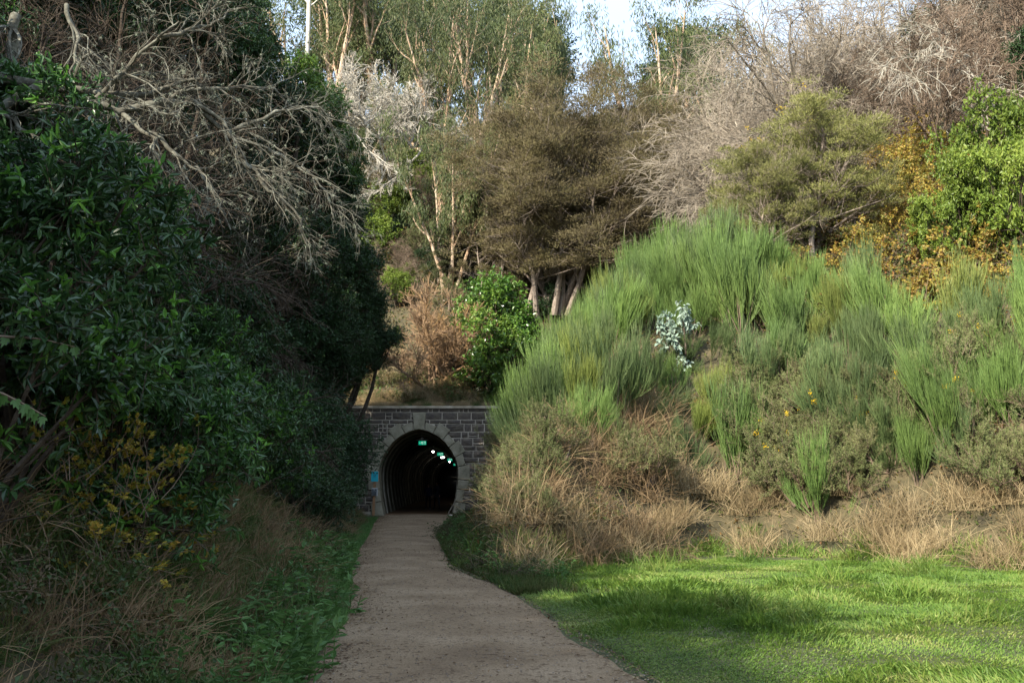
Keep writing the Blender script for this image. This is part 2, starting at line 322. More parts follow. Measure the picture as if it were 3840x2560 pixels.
g = Geo(); g.add(np.stack([PX, PY, PZ], -1), np.stack([i_[:-1, :-1], i_[:-1, 1:], i_[1:, 1:], i_[1:, :-1]], -1).reshape(-1, 4))
link('path', g.mesh('path', M['path'], True), kind='structure')

# ------------------------------------------------------------------ the tunnel portal
PXC, PY0 = -5.02, 54.0
PZs = np.array([-.05, .6, 1.2, 1.9, 2.45, 3.0, 3.5, 3.9, 4.2, 4.4, 4.52, 4.58]); PWs = np.array([1.82, 1.95, 2.05, 2.12, 2.13, 1.99, 1.70, 1.39, 1.03, .66, .34, 0])
def half_w(z): return np.where(z > 4.58, 0, np.interp(z, PZs, PWs))
M['mortar'] = rough_mat('mortar', [(.45, .39, .31), (.65, .58, .48)], scale=5, bump=.3)
M['basalt'] = leaf_mat('basalt', [(.05, .045, .042), (.095, .08, .07), (.14, .115, .09), (.17, .16, .105)], rough=.85, trans=0, patch=.35, pw=.5)
def add_bump(m, sc, st, di):
    N = m.node_tree.nodes; L = m.node_tree.links; b = N['Principled BSDF']; g = N.new('ShaderNodeNewGeometry'); n = N.new('ShaderNodeTexNoise')
    n.inputs['Scale'].default_value = sc; n.inputs['Detail'].default_value = 8; bp = N.new('ShaderNodeBump'); bp.inputs['Strength'].default_value = st; bp.inputs['Distance'].default_value = di
    L.new(g.outputs['Position'], n.inputs['Vector']); L.new(n.outputs[0], bp.inputs['Height']); L.new(bp.outputs[0], b.inputs['Normal'])
add_bump(M['basalt'], 9, .9, .06)
M['sandstone'] = rough_mat('sandstone', [(.12, .11, .075), (.26, .235, .165), (.33, .30, .22), (.42, .38, .29)], scale=2.2, bump=.5, bscale=14, dist=.03)
M['concrete'] = rough_mat('concrete', [(.26, .22, .155), (.48, .41, .31), (.60, .53, .42)], scale=2, bump=.3)
portal = link('tunnel_portal', None, label='pointed stone arch portal of an old tunnel with pale mortar joints', category='tunnel portal'); portal.location = (PXC, PY0, 0)
def pchild(name, me, loc=(0, 0, 0), par=portal, **p):
    o = link(name, me, par, **p); o.location = loc; return o
XL, XR, ZT = -10.6, 2.4, 5.72
g = Geo()
zz = np.unique(np.concatenate([np.linspace(-.1, 4.58, 30), PZs[1:]]))
for a, c in zip(zz[:-1], zz[1:]):
    wa, wc = half_w(a)+.06, half_w(c)+.06
    for s, xe in ((-1, XL-PXC), (1, XR-PXC)):
        V = [(xe, 0, a), (s*wa, 0, a), (s*wc, 0, c), (xe, 0, c)]; g.add(V, [(0, 1, 2, 3)])
        g.add([(s*wa, 0, a), (s*wa, .9, a), (s*wc, .9, c), (s*wc, 0, c)], [(0, 1, 2, 3)])
g.add([(XL-PXC, 0, 4.58), (XR-PXC, 0, 4.58), (XR-PXC, 0, ZT), (XL-PXC, 0, ZT)], [(0, 1, 2, 3)])
pchild('mortar_backing', g.mesh('mortar_backing', M['mortar']))
unit = {}
def stone_mesh(w, h):
    key = (round(w*8)/8 or .125, round(h*16)/16 or .06)
    if key not in unit:
        g = Geo(); box(g, (0, 0, 0), (1, .12, 1), 0, .0)
        g = Geo()
        n = 3
        gx = np.linspace(-.5, .5, 4); V = []
        for zi in gx:
            for xi in gx:
                e = max(abs(xi), abs(zi)) > .49
                V.append((xi*key[0], -.06+(.035 if e else rng.uniform(-.025, .012)), zi*key[1]))
        Qs = [(r*4+c, r*4+c+1, r*4+c+5, r*4+c+4) for r in range(3) for c in range(3)]
        g.add(V, Qs)
        w2, h2 = key[0]/2, key[1]/2
        g.add([(-w2, -.025, -h2), (w2, -.025, -h2), (w2, -.025, h2), (-w2, -.025, h2), (-w2, .05, -h2), (w2, .05, -h2), (w2, .05, h2), (-w2, .05, h2)],
              [(0, 4, 5, 1), (1, 5, 6, 2), (2, 6, 7, 3), (3, 7, 4, 0)])
        unit[key] = (g.mesh('stone', M['basalt']), key)
    return unit[key]
def put_stone(x0, x1, z0, z1):
    j = .042; w = x1-x0-j; h = z1-z0-j
    if w < .08 or h < .06: return
    me, key = stone_mesh(w, h)
    o = pchild('stone', me, ((x0+x1)/2-PXC, rng.uniform(-.012, .012), (z0+z1)/2)); o.scale = (w/key[0]*(1 if rng.random() < .5 else -1), 1, h/key[1])
RING = .30
z = 5.70; rows = [.20, .40, .22, .43, .34, .42, .25, .38, .3, .46, .25, .4, .38, .28, .43, .37, .3, .38, .35, .3, .3]
for h in rows:
    z1, z0 = z, z-h; z = z0
    if z0 < -.1: break
    lo = float(max(half_w(np.linspace(z0, z1, 6))))
    spans = [(XL, PXC-lo-RING), (PXC+lo+RING, XR if z0 > 3.0 else -1.0)] if z0 < 4.58 else [(XL, XR)]
    for sa, sb in spans:
        x = sa
        while x < sb-.05:
            w = rng.choice([.24, .4, .6, .75, .95]) * rng.uniform(.85, 1.15)
            if x+w > sb-.15: w = sb-x
            if h > .26 and (w < .4 and rng.random() < .6): put_stone(x, x+w, z0, z0+h*.5); put_stone(x, x+w, z0+h*.5, z1)
            elif h > .3 and rng.random() < .2: put_stone(x, x+w, z0, z0+h*.36); put_stone(x, x+w, z0+h*.36, z1)
            else: put_stone(x, x+w, z0, z1)
            x += w
# voussoirs and jamb blocks, alternately long and short
prof = np.array([(w, zq) for w, zq in zip(PWs[::-1], PZs[::-1])])
fine = np.vstack([np.linspace(prof[i], prof[i+1], 12, endpoint=False) for i in range(len(prof)-1)]+[prof[-1:]])
al = np.concatenate([[0], np.cumsum(np.linalg.norm(np.diff(fine, axis=0), axis=1))])
cuts = [.28]; k = 0
while cuts[-1] < al[-1]-.3:
    cuts.append(cuts[-1]+(.66 if k % 2 else .52)*rng.uniform(.95, 1.05)); k += 1
cuts[-1] = al[-1]
def pt(s):
    p = np.array([np.interp(s, al, fine[:, 0]), np.interp(s, al, fine[:, 1])]); q = np.array([np.interp(s+.05, al, fine[:, 0]), np.interp(s+.05, al, fine[:, 1])]); r = np.array([np.interp(s-.05, al, fine[:, 0]), np.interp(s-.05, al, fine[:, 1])])
    tt = q-r; tt /= np.linalg.norm(tt); n = np.array([-tt[1], tt[0]]); 
    if n[0] < 0 and p[1] < 4: n = -n
    if n[1] < 0 and p[1] >= 4: n = -n
    return p, n
def block(P2, name, y0=-.13, y1=.95, bev=.03):
    P2 = np.array(P2); c = P2.mean(0); inn = P2+(c-P2)/np.linalg.norm(c-P2, axis=1, keepdims=True)*bev; n = len(P2)
    g = Geo(); V = [(p[0], y0, p[1]) for p in inn]+[(p[0], y0+bev, p[1]) for p in P2]+[(p[0], y1, p[1]) for p in P2]
    F = [(i, (i+1) % n, n+(i+1) % n, n+i) for i in range(n)]+[(n+i, n+(i+1) % n, 2*n+(i+1) % n, 2*n+i) for i in range(n)]
    g.add(V, F); cc = np.array([(c[0], y0-.008, c[1])]); g.add(np.vstack([cc, V[:n]]), [(0, 1+i, 1+(i+1) % n) for i in range(n)])
    return pchild(name, g.mesh(name, M['sandstone']), (0, rng.uniform(-.01, .01), 0))
for s in (-1, 1):
    for k, (a, c) in enumerate(zip(cuts[:-1], cuts[1:])):
        a2, c2 = a+.012, c-.012; th = (.44 if k % 2 == 0 else .66)+rng.uniform(-.02, .02)
        if a > 3.4: th = .42 if k % 2 else .6
        inner = [pt(v)[0] for v in np.linspace(a2, c2, 4)]; (pa, na), (pc, nc) = pt(a2), pt(c2)
        poly = inner+[pc+nc*th, pa+na*th]
        block([(s*p[0], p[1]) for p in poly], 'arch_stone')
kp = [pt(.268)[0], (0, 4.58)]
w0, z0_ = kp[0]
block([(-w0, z0_), (0, 4.58), (w0, z0_), (.37, 5.48), (-.37, 5.48)], 'keystone', y0=-.17)
g = Geo()
box(g, (0, 0, 0), (XR-XL, .95, .13), 0); me_ = g.mesh('coping', M['concrete'])
pchild('coping', me_, ((XL+XR)/2-PXC, .30, ZT+.06))

# ------------------------------------------------------------------ the bore of the tunnel
def bore_x(Y): q = Y-54; return PXC-.06*q+.0004*q*q
M['lining'] = rough_mat('lining', [(.05, .045, .03), (.10, .09, .06), (.17, .15, .085)], scale=1.2, bump=.5, stretch=(1, 1, .3), rough=.8)
M['rib'] = rough_mat('rib', [(.16, .15, .12), (.28, .25, .2), (.36, .33, .27)], scale=3, bump=.2, rough=.6)
tun = link('tunnel_bore', None, label='dark curving tunnel bore lined with arched ribs behind the stone portal', category='tunnel'); tun.location = (PXC, 54.9, 0)
hz = np.concatenate([np.linspace(-.05, 4.2, 14), [4.35, 4.45, 4.52, 4.58]]); hw = half_w(hz)
prf = np.vstack([np.stack([-hw, hz], 1), np.stack([hw, hz], 1)[::-1][1:]])
def ring(Y, off): return np.array([(bore_x(Y)+p[0]*(1+off/2.1)-PXC, Y-54.9, p[1]+(off if p[1] > 3.8 else 0)) for p in prf])
def sweep(Ys, offs, name, mt):
    g = Geo(); n = len(prf); V = np.vstack([ring(y, o) for y, o in zip(Ys, offs)])
    g.add(V, [(k*n+i, k*n+i+1, (k+1)*n+i+1, (k+1)*n+i) for k in range(len(Ys)-1) for i in range(n-1)])
    o = link(name, g.mesh(name, mt, True), tun); return o
sweep(np.arange(54.2, 172, 1.0), [.07]*118, 'lining', M['lining'])
for y in np.arange(57.0, 125, 3.2): sweep([y, y, y+.35, y+.35], [.06, -.05, -.05, .06], 'lining_rib', M['rib'])
for y in np.arange(55.0, 70, .45): sweep([y, y+.04, y+.14, y+.18], [.06, .02, .02, .06], 'corrugation', M['lining'])
g = Geo(); Ys = np.arange(54.2, 172, 2.); V = []
for y in Ys: V += [(bore_x(y)-2.1-PXC, y-54.9, .03), (bore_x(y)+2.1-PXC, y-54.9, .03)]
g.add(V, [(2*k, 2*k+1, 2*k+3, 2*k+2) for k in range(len(Ys)-1)])
M['tfloor'] = rough_mat('tunnel_floor', [(.16, .09, .045), (.25, .15, .08)], scale=2, bump=.3)
link('tunnel_floor', g.mesh('tunnel_floor', M['tfloor']), tun)
g = Geo(); V = [(p[0], 117, p[2]) for p in ring(171.5, .07)]; g.add(V, [tuple(range(0, 3))]) if 0 else None
g.add(V, [(i, i+1, len(V)-2-i, len(V)-1-i) for i in range(len(V)//2-1)]); link('end_wall', g.mesh('end_wall', M['lining']), tun)

# lamps and exit signs inside
M['lamp'] = plain('lamp_glow', (1, 1, 1), emit=(1, .97, .9), es=8)
M['metal'] = plain('grey_metal', (.3, .3, .31), .4, .6)
M['exit_green'] = plain('exit_green', (.0, .22, .12), .5, emit=(.0, .30, .17), es=.45)
M['white'] = plain('white_print', (.8, .8, .8), .5, emit=(.8, .9, .85), es=.25)
for k, (Y, zl) in enumerate([(80, 4.28), (97.8, 4.3), (115.8, 4.3), (90, 4.1)]):
    x = bore_x(Y)+(0 if k < 3 else .5)
    o = link('tunnel_lamp', None, label=['brightest round lamp on the tunnel roof beyond the first exit sign', 'second round lamp along the tunnel roof', 'deepest round lamp on the tunnel roof', 'round lamp glowing beside the middle exit sign'][k], category='lamp', group='lamps along the tunnel roof'); o.location = (x, Y, zl)
    P, Rr = np.array([[(0, 0, .02), (0, 0, .10), (0, 0, .28)]], float), np.array([[.16, .16, .05]]); g = Geo(); tubes(g, P, Rr, 10); g.add([(0.16*math.cos(a), .16*math.sin(a), .02) for a in np.arange(10)*.628], [tuple(range(0, 4))])
    link('housing', g.mesh('housing', M['metal']), o)
    g = Geo(); P = np.array([[(0, 0, -.12), (0, 0, -.10), (0, 0, -.04), (0, 0, .02)]], float); tubes(g, P, np.array([[.001, .05, .085, .085]]), 10)
    link('bulb', g.mesh('bulb', M['lamp'], True), o)
for k, (px, py, Y, w) in enumerate([(1584, 1660, 57.8, .44), (1651, 1702, 77.6, .46), (1687, 1723, 95, .46), (1708, 1741, 112, .44)]):
    p = at(px, py, Y)
    o = link('exit_sign', None, label=['nearest green exit sign hanging from a bar under the arch crown', 'second green exit sign hanging in the tunnel', 'third green exit sign far along the tunnel roof', 'farthest tiny green exit sign in the tunnel bend'][k], category='exit sign', group='green exit signs in the tunnel'); o.location = p
    g = Geo(); box(g, (0, 0, 0), (w, .04, w*.5)); link('sign_panel', g.mesh('sign_panel', M['exit_green']), o)
    g = Geo()     # running figure, doorway
    for c, s in [((.10, -.024, 0), (.015, .006, .16)), ((.17, -.024, 0), (.015, .006, .16)), ((.135, -.024, .075), (.085, .006, .015)), ((-.02, -.024, .065), (.03, .006, .03)),
                 ((-.02, -.024, .02), (.035, .006, .07)), ((-.045, -.024, .03), (.04, .006, .014)), ((.01, -.024, .03), (.04, .006, .014)), ((-.04, -.024, -.035), (.05, .006, .018)), ((.005, -.024, -.05), (.018, .006, .07)), ((-.14, -.024, 0), (.06, .006, .02))]: box(g, c, s)
    link('running_man_print', g.mesh('running_man_print', M['white']), o)
    g = Geo(); box(g, (0, 0, w*.25+.06), (.7, .05, .035)); box(g, (-.03, 0, w*.25+.13), (.16, .1, .1)); link('hanging_bar', g.mesh('hanging_bar', M['metal']), o)
    g = Geo(); zt = 4.55-p[2]; box(g, (-.03, 0, (zt+w*.25)/2), (.02, .02, zt-w*.25)); link('rod', g.mesh('rod', M['metal']), o)

# ------------------------------------------------------------------ notice post by the portal
M['timber'] = rough_mat('timber', [(.22, .12, .06), (.34, .19, .1), (.42, .26, .15)], scale=6, stretch=(8, 8, 1), bump=.2)
M['turq'] = plain('turquoise_board', (.01, .46, .58), .5)
M['ink'] = plain('notice_ink', (.01, .08, .13), .6)
M['greybox'] = plain('grey_box', (.10, .115, .13), .4, .3)
M['whitep'] = plain('white_frame', (.55, .57, .58), .5)
pp = at(1400, 1940, 53.0); pp[2] = 0
post = link('notice_post', None, label='turquoise notice board on a brown timber post at the tunnel mouth', category='notice post'); post.location = pp
g = Geo(); box(g, (0, 0, .9), (.13, .09, 2.0), 0); link('post', g.mesh('post', M['timber']), post).rotation_euler = (0, R_(1.2), 0)
g = Geo(); box(g, (0.04, -.065, 2.05), (.37, .02, .52)); nb = link('notice_board', g.mesh('notice_board', M['turq']), post)
g = Geo()
for k, (w, zq, h) in enumerate([(.24, 2.16, .022), (.20, 2.115, .022), (.15, 2.07, .03), (.17, 2.02, .012), (.2, 1.99, .010)]):
    x = -w/2
    while x < w/2-.02:
        q = rng.uniform(.012, .03); box(g, (.04+x+q/2, -.077, zq), (q, .004, h)); x += q+.008
link('print', g.mesh('print', M['ink']), nb)
g = Geo(); box(g, (0.05, -.07, 1.25), (.31, .05, .40), 0); bx_ = link('counter_box', g.mesh('counter_box', M['whitep']), post)
g = Geo(); box(g, (0.035, -.10, 1.235), (.25, .03, .34), 0); link('box_cover', g.mesh('box_cover', M['greybox']), bx_)
g = Geo(); box(g, (.03, -.118, 1.33), (.02, .006, .06)); box(g, (.03, -.118, 1.40), (.08, .006, .02)); box(g, (.1, -.118, 1.28), (.02, .006, .02)); link('latch', g.mesh('latch', M['whitep']), bx_)
g = Geo(); a = at(1676, 1958, 53.4); c = at(1712, 1868, 53.75)
tubes(g, np.array([[(0, 0, 0), c-a*[1, 1, 0]-[0, 0, 0]]])*1.0, np.array([[.022, .018]]), 6)
st = link('leaning_stick', g.mesh('leaning_stick', M['grey_twig']), label='thin pale stick leaning on the jamb inside the tunnel mouth', category='stick'); st.location = (a[0], a[1], 0.0)

# ------------------------------------------------------------------ the two walkers
def person(label, x, y, hgt, jacket, trousers, shoes, hair_len, hair_col, skin, stride, rz):
    root = link('person', None, label=label, category='person', group='two people walking out of the tunnel'); root.location = (x, y, .035); root.rotation_euler = (0, 0, rz)
    J = {'pelvis': (0, 0, .93), 'waist': (0, 0, 1.08), 'chest': (0, .01, 1.30), 'neck': (0, 0, 1.46), 'skull0': (0, -.01, 1.54), 'skull': (0, -.015, 1.62), 'top': (0, -.01, 1.70)}
    E = [('pelvis', 'waist'), ('waist', 'chest'), ('chest', 'neck'), ('neck', 'skull0'), ('skull0', 'skull'), ('skull', 'top')]
    Rr = {'pelvis': (.16, .12), 'waist': (.145, .11), 'chest': (.17, .12), 'neck': (.058, .058), 'skull0': (.065, .075), 'skull': (.08, .1), 'top': (.055, .07)}
    for s, n in ((-1, 'l'), (1, 'r')):
        f = stride*s
        for q, p, r in [('hip', (s*.1, 0, .88), .095), ('knee', (s*.11, -.16*f-.03, .49), .062), ('ankle', (s*.11, -.30*f+.02, .10), .042), ('heel', (s*.11, -.30*f+.02, .045), .045), ('toe', (s*.12, -.30*f-.14, .035), .035),
                        ('sho', (s*.18, 0, 1.40), .075), ('elb', (s*.25, .14*f+.02, 1.13), .05), ('wri', (s*.25, .20*f-.08, .90), .033), ('palm', (s*.25, .2*f-.11, .84), .038)]:
            J[q+n] = p; Rr[q+n] = (r, r)
        E += [('pelvis', 'hip'+n), ('hip'+n, 'knee'+n), ('knee'+n, 'ankle'+n), ('ankle'+n, 'heel'+n), ('heel'+n, 'toe'+n), ('chest', 'sho'+n), ('sho'+n, 'elb'+n), ('elb'+n, 'wri'+n), ('wri'+n, 'palm'+n)]
        for k in range(5):
            fx = (k-1.5)*.018 if k < 4 else -s*.0; a = (s*.25, .2*f-.11+fx, .80); c = (s*.245, .2*f-.12+fx*1.1, .745-(.012 if k in (1, 2) else 0))
            if k == 4: a = (s*.235, .2*f-.15, .825); c = (s*.225, .2*f-.175, .79)
            J['fa%d' % k+n] = a; J['fb%d' % k+n] = c; Rr['fa%d' % k+n] = Rr['fb%d' % k+n] = (.009, .009); E += [('palm'+n, 'fa%d' % k+n), ('fa%d' % k+n, 'fb%d' % k+n)]
    names = list(J); me = bpy.data.meshes.new('body'); sc = hgt/1.77
    me.from_pydata([tuple(v*sc for v in J[n]) for n in names], [(names.index(a), names.index(c)) for a, c in E], [])
    tmp = bpy.data.objects.new('body', me); COL.objects.link(tmp)
    md = tmp.modifiers.new('skin', 'SKIN'); sv = me.skin_vertices[0].data
    for i, n in enumerate(names): sv[i].radius = [v*sc for v in Rr[n]]
    sv[0].use_root = True
    su = tmp.modifiers.new('sub', 'SUBSURF'); su.levels = su.render_levels = 2
    dg = bpy.context.evaluated_depsgraph_get(); dg.update(); fin = bpy.data.meshes.new_from_object(tmp.evaluated_get(dg)); bpy.data.objects.remove(tmp)
    for c, nn in ((jacket, 'jacket_cloth'), (trousers, 'trouser_cloth'), (skin, 'skin'), (shoes, 'shoe')): fin.materials.append(plain(nn, c, .8))
    for p in fin.polygons:
        z = p.center.z/sc; ax = abs(p.center.x/sc)
        p.use_smooth = True
        p.material_index = 3 if z < .085 else 2 if (z > 1.475 or (ax > .2 and z < .895)) else 0 if (z > .88 or ax > .2) else 1
    body = link('body', fin, root)
    def ball(name, c, r, mt, cut=None):
        g = Geo(); n1_, n2_ = 8, 12; V = []; 
        for i in range(n1_+1):
            for j in range(n2_): th = math.pi*i/n1_; ph = 2*math.pi*j/n2_; V.append((c[0]+r[0]*math.sin(th)*math.cos(ph), c[1]+r[1]*math.sin(th)*math.sin(ph), c[2]+r[2]*math.cos(th)))
        F = [(i*n2_+j, i*n2_+(j+1) % n2_, (i+1)*n2_+(j+1) % n2_, (i+1)*n2_+j) for i in range(n1_) for j in range(n2_)]
        if cut: F = [f for f in F if cut(np.mean([V[q] for q in f], 0))]
        g.add(np.array(V)*sc, F); return link(name, g.mesh(name, mt, True), root)
    hm = plain('hair', hair_col, .7)
    ball('hair', (0, .012, 1.645), (.098, .115, .10), hm, lambda c: c[1] > -.05+(1.66-c[2])*(.5 if hair_len < .1 else .25) or c[2] > 1.70)
    if hair_len > .1: ball('ponytail', (0, .09, 1.52), (.07, .05, .14), hm)
    for s in (-1, 1): ball('eye', (s*.032, -.104, 1.63), (.012, .01, .009), plain('eye_dark', (.02, .015, .01), .3)); ball('ear', (s*.088, .0, 1.62), (.014, .022, .032), plain('ear_skin', skin, .8))
    ball('nose', (0, -.115, 1.605), (.013, .022, .024), plain('nose_skin', skin, .8)); ball('mouth', (0, -.103, 1.567), (.025, .01, .007), plain('lip', (skin[0]*.7, skin[1]*.4, skin[2]*.4), .6))
person('shorter walker in a navy jacket and white shoes inside the tunnel', -5.5, 66, 1.72, (.012, .02, .06), (.008, .008, .012), (.6, .6, .6), .2, (.03, .012, .008), (.42, .25, .19), .6, .25)
person('taller balding walker in a dark jacket inside the tunnel', -4.93, 66.2, 1.84, (.012, .016, .03), (.02, .024, .035), (.03, .03, .03), .0, (.09, .05, .03), (.45, .27, .19), -.5, -.25)

rng = np.random.default_rng(103)
# ------------------------------------------------------------------ plant kinds (each returns a list of (part name, mesh, is a scatter))
def stems_mesh(name, batches, mt, m=4):
    g = Geo()
    for P, Rr in batches: tubes(g, P, Rr, m if P.shape[1] > 3 else 3)
    return g.mesh(name, mt)
Z3 = np.zeros((1, 3)); UP = np.array([0, 0, 1.])

def k_broom(mt='broom_green', n=9, lean=.3):
    base = rng.normal(0, .12, (n, 3))*[1, 1, 0]
    P, Rr = grow(base, UP+rng.normal(0, lean, (n, 3)), rng.uniform(.6, 1.5, n), 5, .2, .1, .018, .008)
    P2, R2 = spawn(P, Rr, 11, 1.0, .35, 4, .45, .07, .15, 1, .6, rmin=.004)
    P3, R3 = spawn(P2, R2, 9, .95, .28, 4, .8, .04, .1, .95, .6, rmin=.003)
    P4, R4 = spawn(P3, R3, 3, .45, .22, 3, .8, .03, .1, .95, .6, rmin=.003)
    g = Geo(); ribbons(g, P2, R2*0+.011); ribbons(g, P3, R3*0+np.array([.011, .010, .008, .004])); ribbons(g, P4, R4*0+np.array([.010, .008, .003]))
    return [('stems', stems_mesh('broom_stems', [(P, Rr)], M['brown_twig'])), ('foliage', g.mesh('broom_foliage', M[mt]))]

def k_gorse(mt, flowers=0, sz=1.0, n=11):
    base = rng.normal(0, .15, (n, 3))*[1, 1, 0]
    P, Rr = grow(base, UP*.8+rng.normal(0, .5, (n, 3)), rng.uniform(.8, 1.2, n), 5, .3, .15, .03, .01)
    P2, R2 = spawn(P, Rr, 9, .75, .7, 4, .35, .14, .25, 1, .5, rmin=.004)
    P3, R3 = spawn(P2, R2, 8, .33, .7, 3, .45, .12, .1, 1, .5, rmin=.0035)
    g = Geo(); p, d = along(P3, 22, .05, 1)
    leaves(g, p, d*.8+rnd(len(p))*.9, rng.uniform(.04, .075, len(p))*sz, .013*sz, up=.2)
    out = [('stems', stems_mesh('gorse_stems', [(P, Rr), (P2, R2), (P3, R3)], M['brown_twig'])), ('foliage', g.mesh('gorse_foliage', mt))]
    if flowers:
        g = Geo(); ii = rng.choice(len(P3), flowers); ii = ii[P3[ii, -1, 2] > .8]; pp_ = np.repeat(P3[ii, -1], 26, 0)+rng.normal(0, .035, (26*len(ii), 3))
        leaves(g, pp_, rnd(len(pp_)), .03, .022); out.append(('flowers', g.mesh('flowers', M['yellow_flower'])))
    return out

def k_rosette(mt, rad, hgt, n_tw, per, Ll, Lw, fine=False, fresh=None, bark='dark_bark', twig_len=.35, stemr=.035, open_=.0, per_leaf_obj=0):
    """rounded broadleaf shrub: leaves in whorls at the twig ends, denser in uneven lumps"""
    K = 22; lump = rnd(K)*rad*rng.uniform(.45, .95, K)[:, None]; lump[:, 2] = lump[:, 2]/rad*hgt*.5+hgt*.55; lr = rad*rng.uniform(.3, .55, K)
    ii = rng.integers(0, K, n_tw); dirs = nrm(rnd(n_tw)+[0, 0, .25]); tips = lump[ii]+dirs*lr[ii][:, None]*rng.uniform(.5, 1.08, n_tw)[:, None]*[1, 1, hgt/rad/2*.95]
    tips[:, 2] = np.maximum(tips[:, 2], .05)
    P3, R3 = grow(tips-dirs*twig_len, dirs, twig_len, 3, .1, .1, .006, .003)
    b = Z3+rng.normal(0, .1, (K, 3))*[1, 1, 0]; mid = b*.5+lump*.5+rng.normal(0, .12, (K, 3)); Pm = np.stack([b, mid*.6+b*.4, mid, lump*.6+mid*.4, lump], 1); Rm = np.tile(np.linspace(stemr, stemr*.25, 5), (K, 1))
    P2, R2 = spawn(Pm, Rm, 5, rad*.5, .8, 4, .2, .15, .4, 1, .5)
    P4 = P3[rng.random(len(P3)) < .4]; R4 = np.tile([.006, .005, .003], (len(P4), 1))
    g = Geo(); tip = P3[:, -1]; td = nrm(P3[:, -1]-P3[:, -2])
    p = np.repeat(tip, per, 0); d = np.repeat(td, per, 0)
    d = nrm(d*rng.uniform(-.1, .9, (len(p), 1))+rnd(len(p))*.9+[0, 0, -.15]); p = p-np.repeat(td, per, 0)*rng.uniform(0, twig_len*.6, (len(p), 1))
    mi = np.zeros(len(p), int)
    if fresh is not None: mi = np.repeat(rng.random(n_tw) < fresh, per).astype(int)
    for q in (0, 1):
        s = mi == q
        if s.any(): leaves(g, p[s], d[s], Ll*rng.uniform(.6, 1.2, s.sum()), Lw*rng.uniform(.8, 1.15, s.sum()), mat=q, fine=fine, up=.7)
    return [('stems', stems_mesh('shrub_stems', [(Pm, Rm), (P2, R2), (P4, R4)], M[bark])), ('foliage', g.mesh('shrub_foliage', [mt, M['fresh_leaf']]))]

def k_kanuka(h, trunks, mt, n_cl, spread, leaf=.15, clumps=None):
    P, Rr = grow(rng.normal(0, .35, (trunks, 3))*[1, 1, 0], UP+rng.normal(0, .18, (trunks, 3)), h*.85*rng.uniform(.75, 1, trunks), 9, .1, .09, h*.014, h*.003)
    P2, R2 = spawn(P, Rr, 15, spread*1.05, 1.0, 6, .3, .14, .16, 1, .5, fall=.35)
    P3, R3 = spawn(P2, R2, 7, spread*.42, .8, 4, .3, .16, .25, 1, .55)
    tips = np.vstack([P3[:, -1], P3[:, 2], P2[:, -1], P[:, -1]]); tips = tips[rng.permutation(len(tips))[:n_cl]]
    g = Geo(); r = spread*.17
    for tp in tips:       # flattened tufted pads of fine foliage
        k = int(rng.uniform(110, 180)); rr = r*rng.uniform(.55, 1.25); o = rng.normal(0, .42, (k, 3))*rr*[1.1, 1.1, .45]+tp
        o[:, 2] -= ((o-tp)[:, :2]**2).sum(1)*.18/rr
        leaves(g, o, nrm((o-tp)*[1, 1, .4]+rnd(k)*rr*.5+[0, 0, rr*.7]), leaf*rng.uniform(.6, 1.3, k), leaf*.2, up=.5, wide=.6)
    P4, R4 = spawn(P3, R3, 4, spread*.25, .6, 3, .3, .15, .3, 1, .6)
    return [('trunk', stems_mesh('kanuka_trunk', [(P, Rr)], M['kanuka_bark'], 7)), ('branches', stems_mesh('kanuka_branches', [(P2, R2), (P3, R3), (P4, R4)], M['kanuka_bark'])), ('crown', g.mesh('kanuka_crown', mt))]

def k_euc(h, forks, spread, lean=.25, bark='euc_bark', dens=26, leaf=.27, r=.2, bare=.3):
    P, Rr = grow(rng.normal(0, .15, (forks, 3))*[1, 1, 0], UP+rng.normal(0, lean, (forks, 3)), h*.9*rng.uniform(.8, 1.05, forks), 9, .5, .06, r, r*.15)
    P2, R2 = spawn(P, Rr, 8, spread, .6, 6, .5, .12, bare, 1, .55, fall=.5)
    P3, R3 = spawn(P2, R2, 6, spread*.42, .7, 4, .1, .18, .35, 1, .55)
    g = Geo(); tips = np.vstack([P3[:, -1], P3[:, 2]])
    p = np.repeat(tips, dens, 0)+rng.normal(0, spread*.095, (len(tips)*dens, 3)); leaves(g, p, rnd(len(p))*.6+[0, 0, -.75], leaf*rng.uniform(.6, 1.2, len(p)), leaf*.2, up=.1, wide=.4)
    return [('trunk', stems_mesh('euc_trunk', [(P, Rr)], M[bark], 8)), ('branches', stems_mesh('euc_branches', [(P2, R2), (P3, R3)], M[bark])), ('crown', g.mesh('euc_crown', M['euc_leaf']))]

def k_bare(h, mt, n1=7, n2=9, n3=9, n4=8, droop=-.5, r=.07, spread=1., wig=.16, twig=.006, up1=.7):
    P, Rr = grow(rng.normal(0, .2, (n1, 3))*[1, 1, 0], UP*up1+rng.normal(0, .45, (n1, 3))*spread, h*.8*rng.uniform(.7, 1.1, n1), 8, .3, wig*.8, r, r*.2)
    P2, R2 = spawn(P, Rr, n2, h*.36, .7, 6, droop*.3, wig, .2, 1, .5, rmin=twig*1.6)
    P3, R3 = spawn(P2, R2, n3, h*.18, .7, 5, droop*.6, wig, .15, 1, .55, rmin=twig*1.1)
    P4, R4 = spawn(P3, R3, n4, h*.075, .7, 3, droop*.5, wig, .1, 1, .6, rmin=twig*.8)
    g = Geo(); ribbons(g, P4, R4*1.7)
    return [('trunk', stems_mesh('bare_trunk', [(P, Rr)], mt, 6)), ('branches', stems_mesh('bare_branches', [(P2, R2), (P3, R3)], mt)), ('twigs', g.mesh('bare_twigs', mt))]

